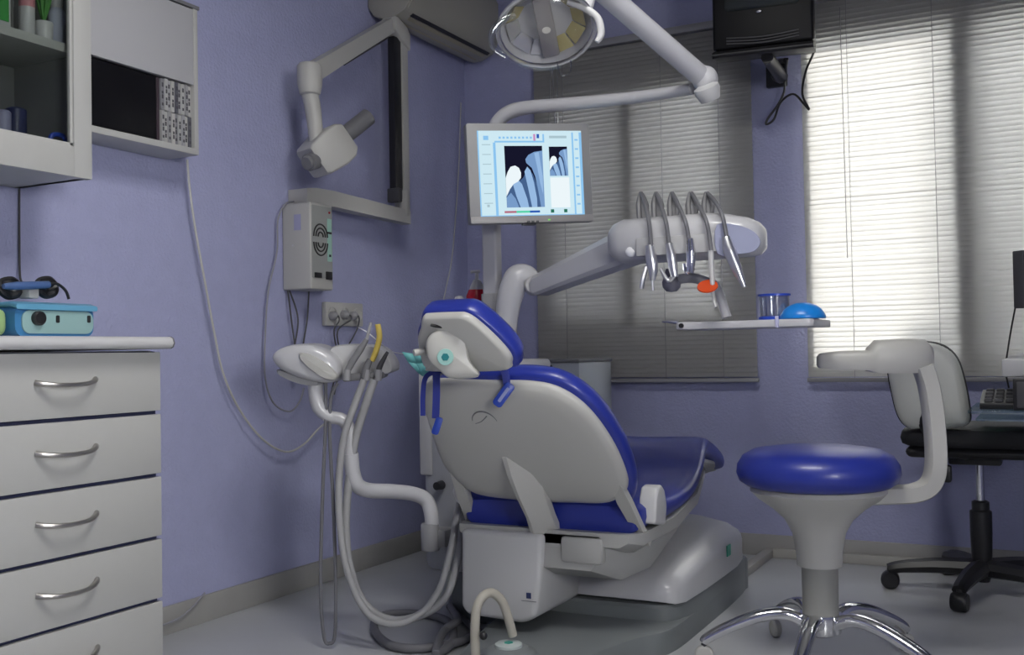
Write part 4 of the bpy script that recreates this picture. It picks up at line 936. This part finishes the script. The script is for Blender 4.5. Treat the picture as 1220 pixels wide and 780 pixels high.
# bib with its chain
bc = thing('bib_holder', 'teal paper bib hanging on a thin chain beside the headrest', 'bib', at(490, 430, d=dh+.05))
P4 = [[(479, 419), (492, 421), (506, 419), (518, 420)], [(486, 431), (496, 433), (508, 432), (518, 432)], [(497, 443), (503, 448), (510, 447), (518, 446)]]
bm_ = MB(); rowz = [[at(a, b, d=dbt+.04+.004*((i+j) % 2)) for i, (a, b) in enumerate(r_)] for j, r_ in enumerate(P4)]
for j in range(2):
    for i in range(3): bm_.quad([rowz[j][i], rowz[j][i+1], rowz[j+1][i+1], rowz[j+1][i]])
bo = obj('paper_bib', bm_, TEAL, bc, 60)
bmod = bo.modifiers.new('s', 'SOLIDIFY'); bmod.thickness = .001
obj('chain', MB().tube([cp(427, 390, -.01), cp(438, 396, -.0), cp(455, 410, .0), cp(468, 419, .0), at(488, 422, d=dbt+.05)], .0016, 6), STEEL, bc)

# hose that feeds the chair from the floor and coiled dark hoses
fh = thing('floor_hose', 'coil of dark grey corrugated hose on floor beside the chair', 'hose', at(490, 745, z=.0))
def fl(px, py, z=.014): return at(px, py, z=z)
obj('coil', MB().tube([fl(570, 752), fl(545, 765), fl(500, 772), fl(465, 768), fl(447, 752), fl(448, 738), fl(465, 731), fl(500, 731), fl(530, 738), fl(540, 752, .02), fl(536, 768), fl(520, 778), fl(528, 752, .035), fl(545, 738, .05), fl(538, 722, .04), fl(545, 705, .03), fl(562, 697, .02), fl(580, 694, .02)], .0125, 10, 7), HOSED, fh)
obj('branch', MB().tube([fl(535, 722), fl(550, 735), fl(566, 752), fl(575, 765)], .010, 10, 6), HOSED, fh)
# foot control
fc = at(606, 766, z=.105); PZ = .0665
ft = thing('foot_control', 'grey foot pedal with round green-marked button and beige hose', 'foot pedal', (fc.x, fc.y, PZ))
obj('pedal_body', MB().lathe([(.072, 0), (.074, .006), (.068, .018), (.045, .030), (.0, .032)], (fc.x, fc.y-.0, PZ)), PLATE, ft, 50)
obj('button', MB().lathe([(.034, .030), (.034, .037), (.030, .040), (0, .040)], (fc.x, fc.y, PZ)), mat('button_pale', (.42, .47, .46, 1), .4), ft)
obj('button_mark', MB().lathe([(.012, .040), (.011, .0415), (0, .0415)], (fc.x, fc.y, PZ), 6), mat('mark_green', (.02, .25, .2, 1), .4), ft)
dq = (fc-CAM).dot(FW)
obj('hose', MB().tube([at(569, 800, d=dq-.03), at(566, 765, d=dq-.03), at(567, 730, d=dq-.03), at(574, 712, d=dq-.02), at(586, 706, d=dq), at(598, 716, d=dq+.01), at(606, 738, d=dq+.015), at(611, 757, d=dq+.02)], .0115, 12, 6), HOSEB, ft)
obj('valve_knob', MB().ball(at(576, 757, d=dq-.05), .010), BLACK, ft)

# soap bottle and ball on the unit deck
bs0 = at(569, 385, d=3.33); dz0 = .7975
sb_ = thing('soap_bottle', 'pump bottle half full of red liquid behind the headrest', 'bottle', (bs0.x, bs0.y, dz0))
zr = at(569, 345, d=3.33).z; zn = at(569, 333, d=3.33).z; zt2 = at(569, 323, d=3.33).z
obj('bottle_body', MB().lathe([(.0, 0), (.034, 0), (.036, .006), (.036, zr-dz0-.02), (.027, zr-dz0), (0, zr-dz0)], (bs0.x, bs0.y, dz0)), RED, sb_, 50)
obj('bottle_neck', MB().lathe([(.026, zr-dz0), (.019, zn-dz0-.015), (.011, zn-dz0), (0, zn-dz0)], (bs0.x, bs0.y, dz0)), WHITE, sb_, 50)
pmp = MB().lathe([(.006, zn-dz0), (.006, zt2-dz0), (.008, zt2-dz0+.004), (0, zt2-dz0+.005)], (bs0.x, bs0.y, dz0)); pmp.tube([(bs0.x+.012, bs0.y, zt2+.0), (bs0.x-.016, bs0.y-.012, zt2-.002)], .005, 8)
obj('pump', pmp, WHITE, sb_)
wbp = at(547, 358, d=3.3); tag(obj('small_bottle', MB().lathe([(.018, 0), (.014, .01), (.010, wbp.z-dz0-.012), (.016, wbp.z-dz0-.006), (.018, wbp.z-dz0+.004), (.012, wbp.z-dz0+.013), (0, wbp.z-dz0+.016)], (wbp.x, wbp.y, dz0)), WHITE), 'small white rounded stopper showing above the headrest', 'bottle')
# low cabinet by the back wall
lc_ = thing('low_cabinet', 'low pale cabinet with dark top edge below the left blind', 'cabinet', (.38, -.25, 0))
cx1 = at(690, 440, y=-.42).x; ctz = at(665, 428, y=-.42).z
obj('body', MB().box((.06, -.42, .05), (cx1, -.09, ctz-.012), .004), mat('pale_grey_blue', (.38, .41, .44, 1), .4), lc_)
obj('top', MB().box((.05, -.43, ctz-.012), (cx1+.004, -.085, ctz), .002), MGREY, lc_)
obj('plinth', MB().box((.08, -.40, 0), (cx1-.02, -.10, .05)), GREY, lc_)
kb = at(656, 437, y=-.422); obj('knob', MB().lathe([(.008, 0), (.010, .012), (0, .014)], frame((kb.x, -.42, kb.z), (1, 0, 0), (0, 0, 1))), BLACK, lc_)
# ------------------------------------------------------------------ operator's stool
SX, SY = 1.815, -1.383
st_ = thing('operator_stool', 'round royal blue stool with curved torso support arm and chrome base', 'stool', (SX, SY, 0))
T = Matrix.Translation((SX, SY, 0))
obj('seat', MB().lathe([(0, .462), (.150, .462), (.178, .466), (.196, .478), (.203, .498), (.200, .520), (.186, .542), (.160, .556), (.11, .563), (0, .565)], T, 48), BLUE, st_, 60)
obj('seat_support', MB().lathe([(.0, .463), (.165, .463), (.170, .452), (.150, .432), (.115, .408), (.085, .380), (.066, .345), (.058, .30), (.056, .262), (0, .262)], T, 40), CREAM, st_, 60)
obj('column', MB().lathe([(0, .262), (.045, .262), (.045, .14), (0, .14)], T, 32), mat('column_grey', (.27, .27, .255, 1), .45), st_)
hub = MB().lathe([(.0, .142), (.052, .142), (.055, .12), (.05, .095), (.03, .085), (0, .085)], T, 28)
obj('hub', hub, CHROME, st_, 50)
for k in range(5):
    a = math.radians(-62+72*k-28); dx, dy = math.cos(a), math.sin(a)
    def lp_(r, z): return (SX+dx*r, SY+dy*r, z)
    lg = obj('leg', MB().tube([lp_(.04, .118), lp_(.09, .138), lp_(.16, .128), lp_(.24, .095), lp_(.285, .070), lp_(.295, .058)], [.016, .017, .0165, .0155, .014, .012], 12, 6, flat=(1.25, (0, 0, 1))), CHROME, st_, 60)
    cr = MB(); X = Vector((dy, -dx, 0))
    for s in (-1, 1):
        cM = frame(Vector(lp_(.295, .026))+X*(s*.006), Vector((dx, dy, 0)), Vector((0, 0, 1))); 
        cr.lathe([(.0, -.001), (.020, -.001), (.025, .004), (.025, .012), (.020, .017), (0, .017)] if s < 0 else [(.0, -.017), (.020, -.017), (.025, -.012), (.025, -.004), (.020, .001), (0, .001)], cM, 20)
    cs_ = obj('caster', cr, CREAM, lg)
    obj('caster_fork', MB().tube([lp_(.295, .060), lp_(.289, .052)], .010, 8), DGREY, cs_)
# support arm
d0 = 2.66
A0 = at(1040, 588, d=2.62)
armp = [(1032, 590, 2.60, .015, .020), (1062, 589, 2.60, .015, .022), (1090, 587, 2.60, .017, .022), (1108, 577, 2.60, .020, .020), (1115, 553, 2.60, .022, .019), (1113, 505, 2.62, .022, .018), (1107, 462, 2.63, .024, .018), (1099, 436, 2.63, .026, .018)]
rg = []
Pc = spline([at(a, b, d=c_) for a, b, c_, _, _ in armp], 6); WS = spline([(w_, t_, 0) for _, _, _, w_, t_ in armp], 6)
for i, p in enumerate(Pc):
    t = (Pc[min(i+1, len(Pc)-1)]-Pc[max(i-1, 0)]).normalized(); nn = t.cross(FW).normalized(); w_ = WS[i].x
    pr = [(-1, -.7), (-.8, -1), (.8, -1), (1, -.7), (1, .7), (.8, 1), (-.8, 1), (-1, .7)]
    rg.append([p+nn*(a*.022)+FW*(b*.026) for a, b in pr])
obj('support_arm', MB().loft(rg), CREAM, st_, 35)
# torso rest: horizontal bar with thick block
tr_ = MB(); rg = []
for px, t_, b_, dd, dw in ((974, 424, 436, 2.66, .010), (977, 421, 439, 2.66, .018), (1000, 418, 441, 2.65, .022), (1032, 417, 441, 2.64, .026), (1036, 412, 443, 2.64, .034), (1043, 405, 445, 2.64, .038), (1080, 403, 445, 2.64, .04), (1100, 404, 444, 2.65, .038), (1108, 412, 440, 2.66, .028)):
    a = at(px, t_, d=dd); b = at(px, b_, d=dd); c_ = (a+b)/2; h_ = (a-b).length/2
    pr = [(1, 0), (.92, .5), (.7, .85), (.3, 1), (-.3, 1), (-.7, .85), (-.92, .5), (-1, 0), (-.95, -.6), (-.8, -.95), (.8, -.95), (.95, -.6)]
    rg.append([c_+FW*(p[0]*dw)+UP*(p[1]*h_) for p in pr])
obj('torso_rest', tr_.loft(rg), CREAM, st_, 45)
obj('arm_bracket', MB().box((-.012, -.02, -.01), (.012, .02, .012), .003, M=Matrix.Translation(at(1052, 582, d=2.6)-Vector((0, 0, 0)))), DGREY, st_)

# ------------------------------------------------------------------ office chair
OX, OY = 2.135, -.36
oc = thing('office_chair', 'black swivel chair with cream-backed backrest by the desk', 'chair', (OX, OY, 0))
def so_ring(y, x0_, x1_, z0_, z1_, n=20, e=.5):
    return [Vector(((x0_+x1_)/2+math.copysign(abs(math.cos(a))**e, math.cos(a))*(x1_-x0_)/2, y, (z0_+z1_)/2+math.copysign(abs(math.sin(a))**e, math.sin(a))*(z1_-z0_)/2)) for a in [2*PI*i/n for i in range(n)]]
obj('seat_pad', MB().loft([so_ring(y_, OX-w_, OX+w_, .485+q_, .555-q_*.2) for y_, w_, q_ in ((OY-.22, .12, .03), (OY-.21, .19, .012), (OY-.15, .225, 0), (OY, .235, 0), (OY+.14, .225, 0), (OY+.20, .19, .012), (OY+.21, .12, .03))]), BLACKF, oc, 60)
obj('seat_underside', MB().box((OX-.21, OY-.17, .455), (OX+.21, OY+.17, .492), .02, 3), BLACK, oc)
obj('mechanism', MB().box((OX-.09, OY-.06, .425), (OX+.07, OY+.06, .458), .008), BLACK, oc)
obj('lever_knob', MB().box((OX-.115, OY-.14, .375), (OX-.075, OY-.10, .43), .008), BLACK, oc)
obj('gas_piston', MB().lathe([(0, .26), (.014, .26), (.014, .43), (0, .43)], (OX, OY, 0)), CHROME, oc)
obj('piston_sleeve', MB().lathe([(0, .04), (.022, .04), (.03, .07), (.034, .20), (.034, .27), (.027, .275), (.027, .30), (.02, .305), (0, .305)], (OX, OY, 0)), BLACK, oc, 50)
for k in range(5):
    a = math.radians(178+72*k+10); dx, dy = math.cos(a), math.sin(a)
    def q3(r, z): return (OX+dx*r, OY+dy*r, z)
    lg = obj('leg', MB().tube([q3(.02, .085), q3(.14, .085), q3(.25, .075), q3(.29, .065)], [.030, .026, .021, .018], 8, 4, flat=(1.2, (0, 0, 1))), BLACK, oc, 35)
    w2 = MB(); w2.tube([q3(.285, .07), q3(.285, .03)], .010, 8)
    X = Vector((dy, -dx, 0))
    cM = frame(Vector(q3(.285, .0305)), Vector((dx, dy, 0)), Vector((0, 0, 1)))
    w2.lathe([(0, -.024), (.025, -.024), (.030, -.017), (.030, .017), (.025, .024), (0, .024)], cM, 18)
    obj('caster', w2, BLACK, lg)
# backrest: a shell facing away, rounded, cream on the back with black edge
bd_ = (at(1100, 470, x=OX-.16)-CAM).dot(FW)
bpx = [(1060, 425), (1075, 412), (1100, 408), (1122, 413), (1138, 428), (1147, 455), (1153, 488), (1152, 505), (1135, 509), (1100, 510), (1082, 509), (1070, 495), (1062, 465), (1058, 440)]
FB = frame(at(1105, 460, y=OY-.24), Vector((1, -.18, 0)), Vector((0, -.10, 1))); iv = FB.inverted()
def onp(a, b):
    # sight line against the plane of the backrest
    o = iv @ CAM; e = iv @ at(a, b, d=4); t = o.z/(o.z-e.z); q_ = o.lerp(e, t); return (q_.x, q_.y)
bo_ = cpoly([onp(a, b) for a, b in bpx], 4)
obj('backrest_shell', MB().dome(bo_, FB, [(1.0, -.02), (1.0, 0), (.96, .014), (.85, .026), (.5, .036), (0, .038)]), mat('chair_back_cream', (.50, .51, .48, 1), .4), oc, 55)
obj('backrest_pad', MB().dome([(a*1.02-.004, b*1.01) for a, b in bo_], FB, [(1.0, -.008), (1.01, -.02), (1.0, -.045), (.9, -.055), (0, -.058)]), BLACKF, oc, 60)
obj('back_bar', MB().tube([FB @ Vector((0, -.08, .02)), FB @ Vector((0, -.14, -.0)), Vector((OX-.05, OY-.10, .47)), Vector((OX, OY, .445))], .014, 10, 5, flat=(1.8, (0, 1, 0))), BLACK, oc)

# ------------------------------------------------------------------ desk corner at the right edge
dy0, dy1 = -1.05, -.62
kx0 = at(1156, 480, y=-.70).x; kz = at(1156, 487, y=-.70).z
dk_ = thing('computer_desk', 'glass and white computer desk cut by right edge of picture', 'desk', (2.7, -.75, 0))
g1 = MB().prism(rrect(.62, .46, .03, cx=kx0+.31, cy=-.62), I4, kz-.006, kz+.004, .002)
obj('keyboard_shelf', g1, GLASST, dk_)
obj('lower_shelf_edge', MB().prism(rrect(.60, .44, .03, cx=kx0+.32, cy=-.62), I4, kz-.028, kz-.020, .002), GLASST, dk_)
wx0 = at(1196, 440, y=-.62).x; wz1 = at(1200, 427, y=-.62).z; wz0 = at(1200, 447, y=-.62).z
obj('desk_top', MB().box((wx0, -.78, wz0), (wx0+1.0, -.30, wz1), .006, 2), WHITE, dk_)
lgx = MB()
for xx, yy_ in ((wx0+.35, -.74), (wx0+.35, -.34), (wx0+.95, -.74), (wx0+.95, -.34)): lgx.box((xx, yy_, 0), (xx+.04, yy_+.04, wz0))
obj('legs', lgx, GREY, dk_) if False else [obj('leg', MB().box((xx, yy_, 0), (xx+.04, yy_+.04, wz0), .002), GREY, dk_) for xx, yy_ in ((wx0+.35, -.74), (wx0+.35, -.34), (wx0+.95, -.74), (wx0+.95, -.34))]
obj('shelf_hanger', MB().box((wx0+.33, -.70, kz-.03), (wx0+.345, -.5, wz0), .002), GREY, dk_)
k0 = at(1168, 468, y=-.74); k1 = at(1206, 470, y=-.74)
kbz = kz+.005
kb_ = thing('keyboard', 'black keyboard on the glass shelf of the desk', 'keyboard', (k0.x+.2, -.70, kbz))
obj('case', MB().prism([(-.80, kbz), (-.58, kbz), (-.58, kbz+.045), (-.62, kbz+.05), (-.80, kbz+.018)], frame((k0.x, 0, 0), (0, 1, 0), (0, 0, 1)), 0, .42, .003), BLACK, kb_)
kys = MB(); 
for i in range(14):
    for j in range(4):
        yk = -.79+j*.044; zk = kbz+.020+j*.0078; kys.box((k0.x+.012+i*.028, yk, zk), (k0.x+.034+i*.028, yk+.034, zk+.010), .002, 1)
obj('keys', kys, DGREY, kb_)
tb = thing('computer_case', 'black box under the white desk top at right edge', 'computer', (wx0+.2, -.7, kz))
cbx = at(1207, 480, y=-.84).x
obj('casing', MB().box((cbx, -.84, kz+.005), (cbx+.3, -.81, wz0-.003), .004), BLACK, tb)
obj('front_panel', MB().box((cbx+.01, -.845, kz+.012), (cbx+.2, -.84, wz0-.012), .002), DGREY, tb)
# monitor stand + screen edge
ms = thing('desk_monitor', 'edge-on dark monitor on pale stand at right edge of picture', 'monitor', (wx0+.12, -.55, wz1))
sx = at(1217, 400, y=-.55).x; sz0 = at(1217, 367, y=-.55).z; sz1 = at(1217, 298, y=-.55).z; mx0 = at(1213, 330, y=-.55).x
obj('stand', MB().tube([(sx+.03, -.52, wz1+.008), (sx+.03, -.52, sz0+.03)], .016, 12), WHITE, ms)
obj('stand_foot', MB().lathe([(.09, 0), (.09, .008), (.03, .02), (0, .02)], (sx+.05, -.52, wz1)), WHITE, ms)
obj('screen_body', MB().box((-.0, -.02, 0), (.36, .02, sz1-sz0), .004, M=Matrix.Translation((mx0, -.55, sz0)) @ Matrix.Rotation(.9, 4, 'Z')), DGREY, ms)
tag(obj('monitor_cable', MB().tube([at(1213, 350, y=-.40), at(1206, 385, y=-.38), at(1201, 415, y=-.36), at(1198, 440, y=-.36), at(1202, 462, y=-.36)], .003, 6), BLACK), 'thin black cable hanging in front of right blind', 'cord')

# ------------------------------------------------------------------ television on its bracket
ty0 = -.50
a0 = at(851, 64, y=ty0); a1_ = at(969, 58, y=ty0); tw = a1_.x-a0.x; tx = (a0.x+a1_.x)/2; tzb = (a0.z+a1_.z)/2+.020
tv = thing('crt_television', 'black tube television on a wall bracket between the windows', 'television', (tx, ty0+.15, tzb))
TH = .34
TM = Matrix.Translation((tx, ty0, tzb)) @ Matrix.Rotation(.12, 4, 'Z')
obj('front_case', MB().box((-tw/2, 0, 0), (tw/2, .09, TH), .012, 3, M=TM), mat('tv_black', (.005, .005, .006, 1), .45, spec=.25), tv)
obj('rear_case', MB().loft([[TM @ Vector((a*w_, y_, z0_+b*(h_))) for a, b in ((-1, 0), (1, 0), (1, 1), (-1, 1))] for y_, w_, z0_, h_ in ((.09, tw/2-.01, .015, TH-.02), (.20, tw/2-.05, .06, TH-.09), (.32, tw/2-.09, .11, TH-.18))]), BLACK, tv, 30)
scz = at(905, 9, y=ty0).z-tzb
sc_ = MB(); rg = []
for k_, y_ in ((1, .002), (.985, -.004), (.9, -.009), (.6, -.013), (0, -.015)):
    rg.append([TM @ Vector((p[0]*k_, y_, (scz+.115)+p[1]*k_)) for p in rrect(tw*.76, .235, .02)])
obj('tube_screen', sc_.loft(rg), mat('crt_glass', (.03, .035, .033, 1), .12), tv, 60)
gr = MB()
for i in range(3): gr.tube([TM @ Vector((-tw*.36, -.001, .040-.010*i)), TM @ Vector((0, -.006, .030-.010*i)), TM @ Vector((tw*.36, -.001, .040-.010*i))], .003, 6, 5)
obj('speaker_ridges', gr, DGREY, tv)
bdg = TM @ Vector((-.01, 0, 0)); bz_ = at(904, 14, y=ty0).z
obj('badge', MB().ball((bdg.x, bdg.y-.004, bz_), .010, (1, .3, .6)), mat('badge_silver', (.8, .8, .82, 1), .2, 1), tv)
br = thing('television_bracket', 'black wall bracket and shelf carrying the television', 'bracket', (1.43, -.02, at(925, 95, y=-.03).z))
obj('shelf', MB().box((-tw/2+.0, -.005, -.022), (tw/2, .09, -.003), .004, M=TM), BLACK, br)
obj('shelf_bar', MB().tube([TM @ Vector((-tw/2, -.012, -.020)), TM @ Vector((tw/2, -.012, -.020))], .011, 10), BLACK, br)
w0 = at(925, 90, y=-.02)
obj('wall_arm', MB().tube([(w0.x+.01, -.03, w0.z-.0), at(930, 90, y=-.10), at(914, 68, y=-.46)], [.030, .026, .022], 10, 5), BLACK, br)
obj('wall_plate', MB().box((w0.x-.04, -.03, w0.z-.045), (w0.x+.04, -.002, w0.z+.06), .006), BLACK, br)
obj('brace', MB().tube([(w0.x+.02, -.04, w0.z+.05), at(936, 72, y=-.25)], .010, 8), BLACK, br)
tag(obj('television_cable', MB().tube([at(938, 70, y=-.30), at(935, 92, y=-.10), at(934, 110, y=-.075), at(926, 126, y=-.075), at(915, 141, y=-.075), at(913, 148, y=-.075), at(922, 142, y=-.075), at(930, 122, y=-.08), at(945, 112, y=-.08), at(958, 124, y=-.08), at(964, 130, y=-.08), at(956, 112, y=-.08), at(960, 85, y=-.08), at(970, 60, y=-.15), at(969, 40, y=-.35)], .0045, 7, 6), BLACK), 'looped black cables dangling below the television', 'cord')
